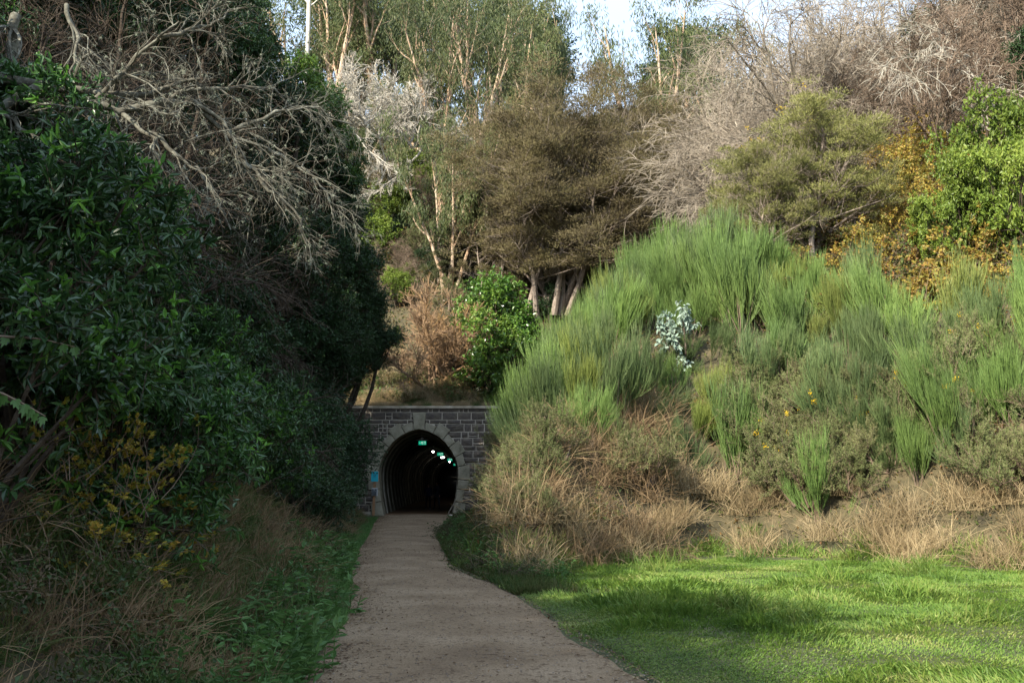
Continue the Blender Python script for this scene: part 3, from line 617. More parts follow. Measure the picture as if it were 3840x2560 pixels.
def k_grass(mt, n, h, w, spread, arch=.9, k=4):
    d = UP+rng.normal(0, .35, (n, 3)); b = rng.normal(0, spread, (n, 3))*[1, 1, 0]
    P, _ = grow(b, d, h*rng.uniform(.5, 1.2, n), k+1, -arch*1.2, .10); Wd = np.tile(np.append(np.linspace(w*.9, w, k), w*.1), (n, 1))
    g = Geo(); ribbons(g, P, Wd); return [('blades', g.mesh('grass_blades', mt))]

def k_bramble(mt, size=.06, n=22, cane='brown_twig'):
    P, Rr = grow(rng.normal(0, .3, (n, 3))*[1, 1, 0], UP+rng.normal(0, .7, (n, 3)), rng.uniform(.8, 1.6, n), 7, -1.3, .15, .007, .003)
    P2, R2 = spawn(P, Rr, 6, .4, .8, 4, -.3, .15, .1, 1, .6); g = Geo(); p, d = along(P2, 12); p0, d0 = along(P, 18); p = np.vstack([p, p0]); d = np.vstack([d, d0])
    p = np.maximum(p, [-9, -9, .02]); leaves(g, p+rnd(len(p))*.03, d*.3+rnd(len(p)), size*rng.uniform(.6, 1.3, len(p)), size*.75, up=1., wide=.5)
    return [('canes', stems_mesh('canes', [(P, Rr), (P2, R2)], M[cane])), ('foliage', g.mesh('bramble_foliage', mt))]

def k_weed(mt, n=10, h=.35):
    P, Rr = grow(rng.normal(0, .12, (n, 3))*[1, 1, 0], UP+rng.normal(0, .3, (n, 3)), h*rng.uniform(.5, 1.2, n), 4, .1, .1, .004, .003)
    g = Geo(); tubes(g, P, Rr, 3); p, d = along(P, 14, .1, 1); leaves(g, p, rnd(len(p))*[1, 1, .3]+[0, 0, .25], rng.uniform(.04, .10, len(p)), rng.uniform(.02, .04, len(p)), up=1.2, fine=True)
    return [('foliage', g.mesh('weed_foliage', mt))]

def k_maple(n=7):
    P, Rr = grow(rng.normal(0, .15, (n, 3))*[1, 1, 0], UP+rng.normal(0, .6, (n, 3)), rng.uniform(.6, 1.1, n), 6, -.3, .15, .006, .003)
    P2, R2 = spawn(P, Rr, 4, .3, .7, 3, 0, .15, .3, 1, .6); g = Geo(); p, d = along(P2, 4, .3, 1)
    for a in (-.8, 0, .8): leaves(g, p, nrm(d*.4+rnd(len(p))*.2+[math.sin(a)*.9, a*.3, math.cos(a)*.5-.4]), .07*rng.uniform(.7, 1.2, len(p)), .045, up=.9)
    return [('stems', stems_mesh('stems', [(P, Rr), (P2, R2)], M['brown_twig'])), ('foliage', g.mesh('maple_foliage', M['maple']))]
LIB = {
 'broom': [k_broom(), k_broom('broom_dull', 8, .4), k_broom('broom_yellow', 7, .35), k_broom('broom_green', 11, .42), k_broom('broom_dull', 6, .5)],
 'gorse': [k_gorse(M['gorse_green']), k_gorse(M['gorse_mid']), k_gorse(M['gorse_green'])],
 'gorse_flower': [k_gorse(M['gorse_green'], 26) for _ in range(2)],
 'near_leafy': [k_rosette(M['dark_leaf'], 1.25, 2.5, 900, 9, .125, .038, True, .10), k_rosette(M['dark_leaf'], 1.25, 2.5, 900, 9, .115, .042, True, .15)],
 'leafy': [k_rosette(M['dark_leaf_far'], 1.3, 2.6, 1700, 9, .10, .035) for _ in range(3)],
 'bright': [k_rosette(M['bright_leaf'], 1.3, 2.4, 1100, 9, .13, .06) for _ in range(2)],
 'glossy': [k_rosette(M['glossy_leaf'], 1.5, 3.4, 1700, 9, .13, .065)],
 'kanuka': [k_kanuka(9, 5, M['kanuka_leaf'], 540, 3.3, .14), k_kanuka(9, 4, M['kanuka_leaf'], 420, 3.0, .14)],
 'kanuka_small': [k_kanuka(5, 3, M['green_kanuka_leaf'], 170, 1.3, .13), k_kanuka(5, 4, M['kanuka_leaf'], 190, 1.6, .13)],
 'euc': [k_euc(11, 4, 3.0), k_euc(11, 3, 2.6, .2), k_euc(9, 6, 2.2, .3, dens=20, r=.12)],
 'bare_grey': [k_bare(6, M['grey_twig']), k_bare(6, M['grey_twig'], spread=1.2)],
 'bare_pale': [k_bare(3.2, M['pale_twig'], 9, 9, 8, 6, -.2, .05, 1.5, .22, .011)],
 'bare_brown': [k_bare(4, M['brown_twig'], 9, 10, 8, 6, -.1, .04, 1.1, .18, .008)],
 'orange': [k_bare(3.2, M['orange_twig'], 8, 10, 9, 6, .5, .05, .75, .15, .009)],
 'dry': [k_grass(M['dry_grass'], 420, .8, .008, .28, .6) for _ in range(3)],
 'red_dry': [k_grass(M['red_dry_grass'], 330, .85, .008, .24) for _ in range(2)],
 'tuft': [k_grass(M['bank_grass'], 380, .7, .008, .2) for _ in range(3)],
 'bramble': [k_bramble(M['bramble_leaf']), k_bramble(M['bramble_leaf'], .075)],
 'bramble_dark': [k_bramble(M['bramble_dark'], .055), k_bramble(M['bramble_dark'], .065)],
 'autumn': [k_bramble(M['autumn_leaf'], .10, 26), k_bramble(M['autumn_leaf'], .085, 26)],
 'maple': [k_maple(), k_maple()],
 'weed': [k_weed(M['weed_leaf']) for _ in range(3)],
}
NAME = {'broom': ('broom_bush', 'broom bush'), 'gorse': ('gorse_bush', 'gorse bush'), 'gorse_flower': ('gorse_bush', 'gorse bush'), 'near_leafy': ('broadleaf_shrub', 'shrub'), 'leafy': ('broadleaf_shrub', 'shrub'),
 'bright': ('bright_shrub', 'shrub'), 'glossy': ('glossy_shrub', 'shrub'), 'kanuka': ('kanuka_tree', 'tree'), 'kanuka_small': ('kanuka_tree', 'tree'), 'euc': ('eucalyptus_tree', 'tree'), 'bare_grey': ('bare_tree', 'bare tree'),
 'bare_pale': ('bare_bush', 'bare bush'), 'bare_brown': ('bare_bush', 'bare bush'), 'orange': ('twiggy_bush', 'bush'), 'dry': ('grass_clump', 'dry grass'), 'red_dry': ('grass_clump', 'dry grass'), 'tuft': ('grass_tuft', 'grass tuft'),
 'bramble': ('bramble_bush', 'bramble'), 'bramble_dark': ('bramble_bush', 'bramble'), 'autumn': ('vine_bush', 'vine'), 'weed': ('weed_plant', 'weed'), 'maple': ('yellow_leaved_plant', 'plant')}
def put(kind, x, y, label, group=None, sc=1., sz=None, z=None, var=None, tilt=None, rz=None, sink=.06):
    if z is None: z = H(x, y)
    v = LIB[kind]; parts = v[int(rng.integers(len(v))) if var is None else var]; nm, cat = NAME[kind]
    one = len(parts) == 1
    root = bpy.data.objects.new(nm, parts[0][1] if one else None); COL.objects.link(root)
    if not one:
        for pn, me in parts: c = bpy.data.objects.new(pn, me); COL.objects.link(c); c.parent = root; c.update_tag()
        for c in [q for q in root.children if q.name.startswith('flowers')]: c['kind'] = 'stuff'
    root.location = (x, y, z-sink*sc); root.scale = (sc, sc, sc*(sz or 1)); ti = tilt or (0, 0)
    root.rotation_euler = (ti[0], ti[1], rng.uniform(0, 6.283) if rz is None else rz)
    root['label'] = label; root['category'] = cat
    if group: root['group'] = group
    return root
def span(px, Y, py_top, nat):
    """place by distance: x on the line of sight, scale so that its top reaches py_top"""
    x = at(px, 1815, Y)[0]; z = H(x, Y); return x, z, (at(px, py_top, Y)[2]-z)/nat

def spanb(px, py_base, py_top, nat, y0=55.3):
    x, y, z = ground_hit(px, py_base, y0); return x, y, z, (at(px, py_top, y)[2]-z)/nat
def scatter(n, xr, yr, mind, test, seed=None):
    pts = []; c = rng.uniform([xr[0], yr[0]], [xr[1], yr[1]], (n, 2)); z = height(c[:, 0], c[:, 1]); d = floor_distance(c[:, 0], c[:, 1])
    px, py = project(np.stack([c[:, 0], c[:, 1], z+.8], 1))
    for k in range(n):
        if not test(c[k, 0], c[k, 1], z[k], d[k], px[k], py[k]): continue
        if pts and min((q[0]-c[k, 0])**2+(q[1]-c[k, 1])**2 for q in pts) < mind**2: continue
        pts.append((c[k, 0], c[k, 1], z[k], d[k], px[k], py[k]))
    return pts
def inview(px, py, m=250): return -m < px < 3840+m and -400 < py < 2560+m
def rightside(x, y): return x > -.093*y+.3

rng = np.random.default_rng(100)
# ================================================================== RIGHT BANK
G_B = 'green broom bushes covering the sunny bank'
for x, y, z, d, px, py in scatter(8000, (-3, 24), (17, 50), .68, lambda x, y, z, d, px, py: rightside(x, y) and 1.6 < d < 13 and inview(px, py) and py > np.interp(px, [2000, 2900, 3300, 4000], [900, 980, 1150, 1120]) and not (px < 2500 and d < 2.3) and (py < 1500+460*(noise(x, y, 1.9)-.35) or px < 2800 and py < 1740)):
    zone = 'crest' if py < 1180 else 'middle'
    if noise(x, y, 1.3) > .84: continue
    put('broom', x, y, f'tall rush-like broom bush on the {zone} of the sunny bank', f'broom bushes on the {zone} of the bank', rng.uniform(.55, 1.02)*(.7 if abs(px-2555) < 150 and y < 27.6 and y > 23.5 else 1), rng.uniform(.95, 1.4), tilt=(rng.normal(0, .1), rng.normal(0, .12)))
for x, y, z, d, px, py in scatter(6500, (1, 24), (15, 40), .58, lambda x, y, z, d, px, py: rightside(x, y) and (1.4 if noise(x, y, 2.) < .6 else .9) < d < 8 and inview(px, py) and (px > 2800 and py > 1380 or px > 2300 and py > 1450 and noise(x, y, 1.5) > .62)):
    fl = rng.random() < .04
    if rng.random() < .24: put('broom', x, y, 'tall rush-like broom bush on the middle of the sunny bank', 'broom bushes on the middle of the bank', rng.uniform(.35, .7), 1.35); continue
    put('gorse_flower' if fl else 'gorse', x, y, 'olive gorse bush with yellow flowers on the lower sunny bank' if fl else 'olive spiny gorse bush on the lower sunny bank', 'flowering gorse bushes' if fl else 'olive gorse bushes on the bank', rng.uniform(.7, 1.15), 1.2)
for x, y, z, d, px, py in scatter(3200, (-3, 24), (16, 40), .46, lambda x, y, z, d, px, py: rightside(x, y) and .15 < d < (3.2 if px < 2500 else 1.5) and (px < 2500 or noise(x, y, 1.1) > .3) and inview(px, py) and px > 1930 and (y < 30 or px > 2000)):
    red = px < 2480
    put('red_dry' if red and rng.random() < .8 else 'dry', x, y, 'clump of dead reddish brown grass on the shaded end of the bank' if red else 'clump of bleached dry grass at the bank foot above the lawn', 'reddish dead grass clumps' if red else 'bleached grass clumps at the bank foot', rng.uniform(.8, 1.35) if red else rng.uniform(.75, 1.15))
for x, y, z, d, px, py in scatter(1400, (-3, 3), (18, 54), .62, lambda x, y, z, d, px, py: rightside(x, y) and .45 < d < 3.6 and px < 2050 and inview(px, py) and px > (1930 if y < 42 else 1840)):
    put('gorse' if d > .7 else 'bramble_dark', x, y, 'dark scrub bush hugging the path beside the tunnel mouth', 'dark scrub along the path edge by the portal', rng.uniform(.6, 1.0), 1.2)
for x, y, z, d, px, py in scatter(3000, (-3.2, 2), (17, 53), .5, lambda x, y, z, d, px, py: rightside(x, y) and d < .6 and x > path_edges(y)[1]+.2 and px < 2150):
    kd = ['weed', 'bramble_dark', 'weed', 'tuft'][int(rng.integers(4))]
    put(kd, x, y, {'weed': 'leafy green weed between the path and the sunny bank', 'bramble_dark': 'low dark bramble between the path and the sunny bank', 'tuft': 'grass tuft between the path and the sunny bank'}[kd], kd.replace('_', ' ')+' beside the path bend', rng.uniform(.4, .6) if kd != 'weed' else rng.uniform(.8, 1.4))
LIB['fresh_tuft'] = [k_grass(M['grass'], 160, .42, .009, .16, .7) for _ in range(2)]; NAME['fresh_tuft'] = ('grass_tuft', 'grass tuft')
for x, y, z, d, px, py in scatter(1500, (-1, 20), (12, 26), .55, lambda x, y, z, d, px, py: rightside(x, y) and (.0 < d < .7 or d == 0 and noise(x, y, .9) > .8 and x > path_edges(y)[1]+.5) and inview(px, py)):
    put('fresh_tuft', x, y, 'fresh green grass tuft standing taller than the lawn', 'fresh grass tufts around the lawn', rng.uniform(.5, 1.1))
for x, y, z, d, px, py in scatter(1500, (-3, 24), (17, 46), 1.2, lambda x, y, z, d, px, py: rightside(x, y) and 1 < d < 14 and inview(px, py) and noise(x+20, y, 1.8) > .7):
    if py < 1150 and px > 2750: continue
    put('bramble', x, y, 'trailing bramble with reddish leaves among the broom', 'brambles among the broom', rng.uniform(.5, .8))
rng = np.random.default_rng(105)
# upper bank: yellow vines, brambles, gorse tree, bright shrubs, grey bare trees
for x, y, z, d, px, py in scatter(3600, (4, 30), (22, 60), 1.15, lambda x, y, z, d, px, py: rightside(x, y) and d > 6.5 and 2550 < px < 4050 and 480 < py < 1130):
    yel = (3150 < px < 3700 and 470 < py < 860) or noise(x, y, 2.) > .72
    if yel: put('autumn', x, y, 'tangled vine with golden yellow autumn leaves on the upper bank', 'golden vines on the upper bank', rng.uniform(.8, 1.2), 1.1)
    else: put('bramble', x, y, 'thick bramble tangle with green and rust leaves on the upper bank', 'brambles on the upper bank', rng.uniform(.9, 1.3), 1.1)
for px in range(3080, 3760, 75):
    for py_ in range(570, 1150, 80):
        if rng.random() < (.62 if py_ < 850 else .25) and not (px < 3150 and py_ < 700):
            x, y, z = ground_hit(px+rng.uniform(-30, 30), py_+rng.uniform(-30, 30), 18)
            put('autumn', x, y, 'tangled vine with golden yellow autumn leaves on the upper bank', 'golden vines on the upper bank', rng.uniform(.7, 1.15), 1.1)
GT = [(3060, 31.5, 270, 1.15, 'large olive gorse tree with yellow tips above the broom'), (2870, 31, 470, 1.0, 'olive gorse tree leaning on the big flowering gorse'), (3200, 33, 470, .9, 'olive gorse tree between the big gorse and golden vines')]
for px, Y, top, sc, lab in [(3790, 29, 350, 1.05, 'tallest lime green small-leaved shrub at the photo right edge'), (3690, 28.5, 560, .8, 'lime green shrub just below the grey bare twigs'), (3570, 28, 720, .62, 'lime green shrub with pale leaves among golden vines'), (3870, 27, 520, .9, 'lime green shrub cut by the photo right edge')]:
    x, z, s = span(px, Y, top, 2.5); put('bright', x, Y, lab, None, sc, max(1, s/sc), z)
k = 0
for px, Y, top, v in [(2890, 56, 120, 0), (2930, 48, 0, 1), (3050, 50, -120, 0), (3150, 44, 60, 1), (3250, 48, -200, 0), (3370, 46, 0, 1), (3480, 50, -220, 0), (3600, 44, -60, 1), (3720, 46, -250, 0), (3830, 40, 0, 1), (3950, 42, -250, 0), (3100, 58, -150, 0), (3400, 58, -300, 1), (3300, 40, 230, 0), (3560, 39, 200, 1), (2920, 60, -60, 0), (2900, 62, -150, 1), (3000, 62, -300, 0), (3120, 56, -300, 1), (3090, 44, -120, 0), (3200, 43, -200, 1), (3320, 42, -250, 0)]:
    x, z, s = span(px, Y, top, 6.6); put('bare_grey', x, Y, 'leafless grey tree with dense arching lichen twigs on the upper bank', 'leafless grey trees on the upper bank', min(max(.5, s), 2.4 if px > 2820 else 1.4), 1., z, v)
LIB['pale_arch'] = [k_bare(6, M['pale_arch'], 5, 9, 9, 7, -1.0, .07, 1.6, .18, .007), k_bare(6, M['pale_arch'], 6, 9, 8, 7, -1.2, .06, 1.7, .2, .007)]; NAME['pale_arch'] = ('lichen_tree', 'bare tree')
for px, Y, top, v, lab in [(3760, 40, -150, 0, 'pale lichen tree with long arching branches over the golden vines'), (3480, 42, -200, 1, 'pale lichen tree with drooping twigs above the flowering gorse'), (3980, 33, -200, 1, 'pale lichen tree leaning in from the photo edge above the lime shrubs'), (3250, 52, 0, 0, 'pale straight-trunked lichen tree behind the flowering gorse')]:
    x, z, s = span(px, Y, top, 5.4); put('pale_arch', x, Y, lab, None, min(1.3, max(.6, s)), 1., z, v)
for x, y, z, d, px, py in scatter(700, (6, 40), (34, 66), 2.2, lambda x, y, z, d, px, py: rightside(x, y) and d > 8 and 2750 < px < 4100 and -500 < py < 700):
    put(['bare_brown', 'bare_brown', 'leafy', 'bramble'][int(rng.integers(4))], x, y, 'brown scrub bush under the grey bare trees', 'scrub under the bare trees', rng.uniform(1.2, 1.8))
# blue-green eucalyptus sapling
LIB['gorse_tree'] = [k_kanuka(4.6, 5, M['gorse_pale'], 330, 1.7, .085)]; NAME['gorse_tree'] = ('gorse_tree', 'gorse tree')
LIB['sapling'] = [k_rosette(M['blue_leaf'], .42, 1.5, 120, 8, .10, .06, True)]; NAME['sapling'] = ('eucalyptus_sapling', 'sapling')
for px, Y, top, wd, lab in GT:
    x, z, s = span(px, Y, top, 4.9); o = put('gorse_tree', x, Y, lab, None, s, 1., z, 0); o.scale = (s*wd, s*wd, s)
    g = Geo(); p0 = np.repeat(rng.normal(0, .5, (6, 3))*[1, 1, .3]+[0, 0, 4.2], 14, 0); leaves(g, p0+rng.normal(0, .05, p0.shape), rnd(len(p0)), .035, .028); link('flowers', g.mesh('flowers', M['yellow_flower']), o, kind='stuff')
for px, py_, lab in [(2045, 1440, 'gorse bush carrying the highest yellow blossom over the shaded end of the bank'), (3130, 1600, 'gorse bush with the middle yellow blossom on the lower bank'), (3620, 1600, 'gorse bush with the brightest yellow blossom near the photo right edge'), (3420, 1560, 'gorse bush with sparse yellow blossom between two brighter ones'), (3700, 1290, 'gorse bush with scattered yellow blossom at the right side')]:
    x, y, z = ground_hit(px, py_+130, 16); put('gorse_flower', x, y, lab, None, .85, 1.35)
x, z, s = span(2555, 27.2, 1110, 1.6); put('sapling', x, 27.2, 'silvery blue-green eucalyptus sapling standing out among the broom', None, s, 1.1, z)

rng = np.random.default_rng(101)
# ================================================================== FAR HILL
fill_kinds = ['leafy', 'bright', 'bare_brown', 'bare_brown', 'bramble', 'kanuka_small', 'gorse', 'bare_pale', 'euc']
labs = {'leafy': 'dark green rounded shrub on the hillside above the tunnel', 'bright': 'bright green shrub on the hillside above the tunnel', 'bare_brown': 'bare brown twiggy bush on the hillside above the tunnel', 'bramble': 'bramble tangle on the hillside above the tunnel',
 'kanuka_small': 'small feathery kanuka on the hillside above the tunnel', 'gorse': 'olive gorse bush on the hillside above the tunnel', 'bare_pale': 'pale grey bare bush on the hillside above the tunnel', 'euc': 'slender eucalyptus with drooping leaves on the hillside'}
for x, y, z, d, px, py in scatter(4200, (-34, 24), (55.5, 104), 1.7, lambda x, y, z, d, px, py: 1150 < px < 2900 and -100 < py < 1500):
    if y < 58 and abs(x-PXC) < 5: continue
    w = np.array([.18, .2, .12, .0, .20, .13, .08, .03, .06]); 
    if y > 80: w = np.array([.2, .05, .15, 0, .1, .15, .05, .02, .28])
    kd = fill_kinds[int(rng.choice(9, p=w/w.sum()))]
    if 1800 < px < 2750 and y < 68: w = np.array([.35, .25, .0, 0, .1, .2, .1, 0, 0]); kd = fill_kinds[int(rng.choice(9, p=w/w.sum()))]
    if (2080 < px < 2470 or px < 1900 and y < 72) and kd in ('euc', 'kanuka_small', 'bare_pale'): kd = 'leafy' if 2080 < px < 2470 else 'bramble'
    if 2080 < px < 2470 and y > 72: kd = 'bramble'
    sc = {'leafy': 1.0, 'bright': .8, 'bare_brown': .65, 'bramble': 1.5, 'kanuka_small': .7, 'gorse': 1.5, 'bare_pale': .8, 'euc': .55}[kd]*rng.uniform(.8, 1.3)
    if y < 62: sc *= .65
    put(kd, x, y, labs[kd], kd.replace('_', ' ')+' plants filling the hillside', sc)
for px, base, top, v, wd, lab in [(2240, 1150, 215, 0, 1.05, 'biggest brown feathery kanuka tree in the middle of the hillside'), (2130, 1190, 450, 0, 1.2, 'brown kanuka tree filling the front of the kanuka stand'), (2050, 1200, 520, 1, 1.25, 'brown kanuka tree spreading low beside the biggest one'), (2470, 1100, 400, 0, 1.1, 'brown kanuka tree on the bank side of the biggest one'),
        (2350, 950, 250, 1, 1.1, 'brown kanuka crown showing above the biggest one'), (1930, 900, 420, 1, 1.0, 'brown kanuka crown upslope of the low spreading one'), (2590, 1000, 380, 1, 1.15, 'brown kanuka crown in front of the orange eucalyptus trunk')]:
    x, y, z, s = spanb(px, base, top, 9.2); s = min(s, 2.4); o = put('kanuka', x, y, lab, None, s, 1., z, v); o.scale = (s*wd, s*wd, s)
for px, base, top, v, lab in [(1735, 1080, 650, 0, 'dark olive conical kanuka left of the brown kanukas'), (2690, 1050, 560, 0, 'dark olive kanuka between the bank and grey bare trees'), (1860, 1150, 760, 1, 'small brown kanuka over the glossy shrub'), (1640, 1120, 760, 0, 'dark olive kanuka just above the orange twiggy bush'), (1800, 1000, 640, 0, 'dark olive kanuka rising behind the glossy shrub')]:
    x, y, z, s = spanb(px, base, top, 5.2, 45 if px > 2600 else 55.3); o = put('kanuka_small', x, y, lab, None, s, 1., z, v); o.scale = (s*.95, s*.95, s)
E_ = [(1650, 72, -60, 0, .8, 'orange-barked eucalyptus rising over the pale dead bush'), (1950, 78, -350, 1, .8, 'forked pale eucalyptus left of the sky gap'), (1830, 80, -420, 0, .8, 'eucalyptus with fanned orange limbs at the top of the hill'),
      (2020, 82, -200, 1, .6, 'eucalyptus leaning out over the sky gap'), (1560, 84, -450, 2, .9, 'many-stemmed reddish eucalyptus near the white dead trunk'), (2525, 74, -330, 0, .75, 'orange-trunked eucalyptus standing against the sky'),
      (1680, 64, 330, 2, .7, 'eucalyptus sapling cluster in front of the orange-barked tree'), (1200, 84, -300, 0, 1., 'tall leafy eucalyptus beside the white dead trunk'), (1300, 90, -300, 1, 1., 'eucalyptus half hidden behind the white dead trunk'), (2720, 70, -120, 1, .8, 'eucalyptus partly covered by grey bare twigs'), (1420, 88, -200, 0, 1., 'dark eucalyptus crown behind the pale dead bush'),
      (2000, 90, -150, 2, 1., 'dark eucalyptus crown closing the skyline left of the gap')]
for px, Y, top, v, wd, lab in E_:
    x, z, s = span(px, Y, top, [11, 11, 9.5][v]); s = min(s, 1.9); o = put('euc', x, Y, lab, None, s, 1., z, v); o.scale = (s*wd, s*wd, s)
for px, Y, top, lab in [(2000, 95, 110, 'dark rounded tree at the left of the sky gap'), (1940, 96, 20, 'dark dense tree closing the skyline behind the pale eucalyptus'), (1480, 97, -60, 'dark dense tree on the skyline behind reddish stems'), (1250, 96, -100, 'dark tree behind the white dead trunk'), (2600, 84, 60, 'dark conifer-like tree behind the eucalyptus against the sky'), (1720, 97, -80, 'dark dense tree on the skyline over the orange eucalyptus')]:
    x, z, s = span(px, Y, top, 2.6); s = max(1, min(s, 4)); o = put('leafy', x, Y, lab, None, s, 1., at(px, top, Y)[2]-2.6*s)
for px, Y, top, lab in [(1390, 70, 250, 'pale grey leafless bush catching sun near the hilltop'), (1330, 68, 200, 'pale grey leafless bush behind the leafy left crown'), (1530, 69, 270, 'pale grey leafless bush beside the orange-barked eucalyptus')]:
    x, z, s = span(px, Y, top, 3.2); put('bare_pale', x, Y, lab, None, min(s, 1.7), 1., max(z, at(px, top, Y)[2]-3.2*1.7))
for px, base, top, wd, lab in [(1450, 900, 690, 1, 'lime green sunlit shrub above the tunnel beside the dark wall of leaves'), (1560, 700, 560, 1., 'green shrub at the foot of the orange-barked eucalyptus'), (1490, 1150, 1000, 1, 'small lime green shrub touching the orange twiggy bush'), (1400, 980, 800, 1, 'lime green shrub emerging behind the dark shaded trees'), (1760, 560, 440, 1, 'yellow-green shrub high on the slope between eucalyptus stems'),
        (2680, 1150, 900, .8, 'lime green shrub where the broom meets the kanukas')]:
    x, y, z, s = spanb(px, base, top, 2.5, 45 if px > 2600 else 55.3); s = min(s, 2.0); put('bright', x, y, lab, None, s, 1., z)
x, z, s = span(1850, 56.6, 1065, 3.3); o = put('glossy', x, 56.6, 'large glossy green shrub overhanging the tunnel parapet', None, s, 1., z, rz=.4)
x, z, s = span(1935, 55.8, 1180, 3.3); o = put('glossy', x, 55.8, 'second glossy green shrub between the parapet and the broom', None, s*.9, 1., z, rz=2.)
x = at(1880, 1815, 55.2)[0]; put('glossy', x, 55.2, 'low glossy green shrub hanging over the end of the parapet', None, .62, 1., 5.9, rz=1.)
x, z, s = span(1600, 57.2, 1000, 3.1); put('orange', x, 57.2, 'orange-brown leafless bush with reddish trunk above the tunnel', None, s*.85, 1., z)
x, z, s = span(1690, 57.8, 1080, 3.1); put('orange', x, 57.8, 'faded orange twiggy bush behind the glossy shrub', None, s, 1., z)
for x in np.arange(-9.5, 1.5, .38):
    for y in (53.93, 54.35, 54.95, 55.5, 56.2): (rng.random() < .75 or y > 54.5) and put('dry' if rng.random() < .6 else 'tuft', x+rng.uniform(-.2, .2), y+rng.uniform(-.05, .15), 'tawny grass clump growing along the tunnel parapet', 'grass clumps on the parapet', rng.uniform(.45, .75) if y > 54.5 else rng.uniform(.2, .5), z=5.86 if y < 54.5 else None)
for k in range(46):
    x = rng.uniform(-9.5, -2.2); y = rng.uniform(55.6, 59.5); kd = ['dry', 'weed', 'tuft', 'bramble', 'dry'][int(rng.integers(5))]
    put(kd, x, y, {'dry': 'tawny grass clump on the green slope over the parapet', 'weed': 'leafy green weed on the slope over the parapet', 'tuft': 'green grass tuft on the slope over the parapet', 'bramble': 'bramble on the grassy slope over the parapet'}[kd], kd+' on the slope over the parapet', rng.uniform(.8, 1.3) if kd != 'weed' else 2.2)
g = Geo()   # white dead trunk
a = at(1148, 300, 84); n = 9; P = np.array([[(0, 0, -2+k*2.4) for k in range(n)]], float)+rng.normal(0, .07, (1, n, 3)); tubes(g, P, np.array([np.linspace(.24, .12, n)]), 8)
P2, R2 = spawn(P, np.array([np.linspace(.2, .1, n)]), 5, 1.6, .7, 4, .2); tubes(g, P2, R2, 5)
o = link('dead_trunk', g.mesh('dead_trunk', M['white_bark'], True), label='bare white dead tree trunk standing at the top of the hill', category='tree trunk'); o.location = (a[0], 84, a[2])

rng = np.random.default_rng(102)
# ================================================================== LEFT BANK
def leftside(x, y): return not rightside(x, y)
LL = 'dark glossy broadleaf shrub in the shaded wall of foliage beside the path'
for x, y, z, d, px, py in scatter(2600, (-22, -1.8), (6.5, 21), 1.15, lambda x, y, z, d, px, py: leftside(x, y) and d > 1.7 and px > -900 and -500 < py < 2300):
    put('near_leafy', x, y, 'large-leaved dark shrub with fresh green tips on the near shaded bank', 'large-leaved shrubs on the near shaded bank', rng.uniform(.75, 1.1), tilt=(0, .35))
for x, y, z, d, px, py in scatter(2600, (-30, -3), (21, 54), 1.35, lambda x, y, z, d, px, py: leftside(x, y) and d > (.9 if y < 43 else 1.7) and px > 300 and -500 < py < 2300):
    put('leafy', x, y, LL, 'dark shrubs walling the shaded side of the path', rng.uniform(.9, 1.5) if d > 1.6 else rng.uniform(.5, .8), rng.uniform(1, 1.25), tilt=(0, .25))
# single big leaves at the tips of the nearest shrubs
g = Geo(); leaves(g, np.zeros((1, 3)), np.array([[1., 0, 0]]), .15, .05, fine=True, up=3); LEAF = g.mesh('leaf', M['fresh_leaf'])
near = [o for o in S.objects if o.parent is None and o.get('group') == 'large-leaved shrubs on the near shaded bank']
def pxof(o): return project(np.array(o.location)+[0, 0, 1.3])
near = [o for o in near if 0 < pxof(o)[0] < 1500 and 500 < pxof(o)[1] < 1900]; near.sort(key=lambda o: o.location.y)
for o in near[:7]:
    for w_ in range(9):
        dv = nrm(np.array([rng.uniform(-.5, 1), rng.uniform(-1, -.1), rng.uniform(-.1, 1)])); c = np.array([0, 0, 1.35])+dv*[1.2, 1.2, 1.15]*rng.uniform(.9, 1.05)
        for q in range(6):
            l = bpy.data.objects.new('leaf', LEAF); COL.objects.link(l); l.parent = o; l.location = c; l.scale = (rng.uniform(.7, 1.15),)*3
            l.rotation_euler = (rng.uniform(-.5, .5), rng.uniform(-.2, .9), q*1.05+rng.uniform(-.3, .3)-o.rotation_euler.z)
# low cover on the foot of the shaded bank behind and above
def tree_at(kind, px, Y, top, sc, label, nat):
    p = at(px, top, Y); r = nat*sc; x = p[0]-.45*r; z = p[2]-r; zg = H(x, Y)
    o = put(kind, x, Y, label, None, sc, 1., max(z, zg))
    if z > zg+.3:
        g = Geo(); k = 6; bx = -3.0; zb_ = H(x+bx, Y)-z-.3; P = np.array([[(bx*(1-q/k)**1.5, 0, zb_+(0-zb_)*q/k) for q in range(0, k+1)]+[(0, 0, .8)]])/sc; a_r = -o.rotation_euler.z; P = P@np.array([[math.cos(a_r), math.sin(a_r), 0], [-math.sin(a_r), math.cos(a_r), 0], [0, 0, 1]]); P[:, 1:-2] += rng.normal(0, .06, P[:, 1:-2].shape); tubes(g, P, np.array([np.linspace(.16, .07, k+2)])/sc, 7)
        link('trunk', g.mesh('trunk', M['dark_bark'], True), o)
    return o
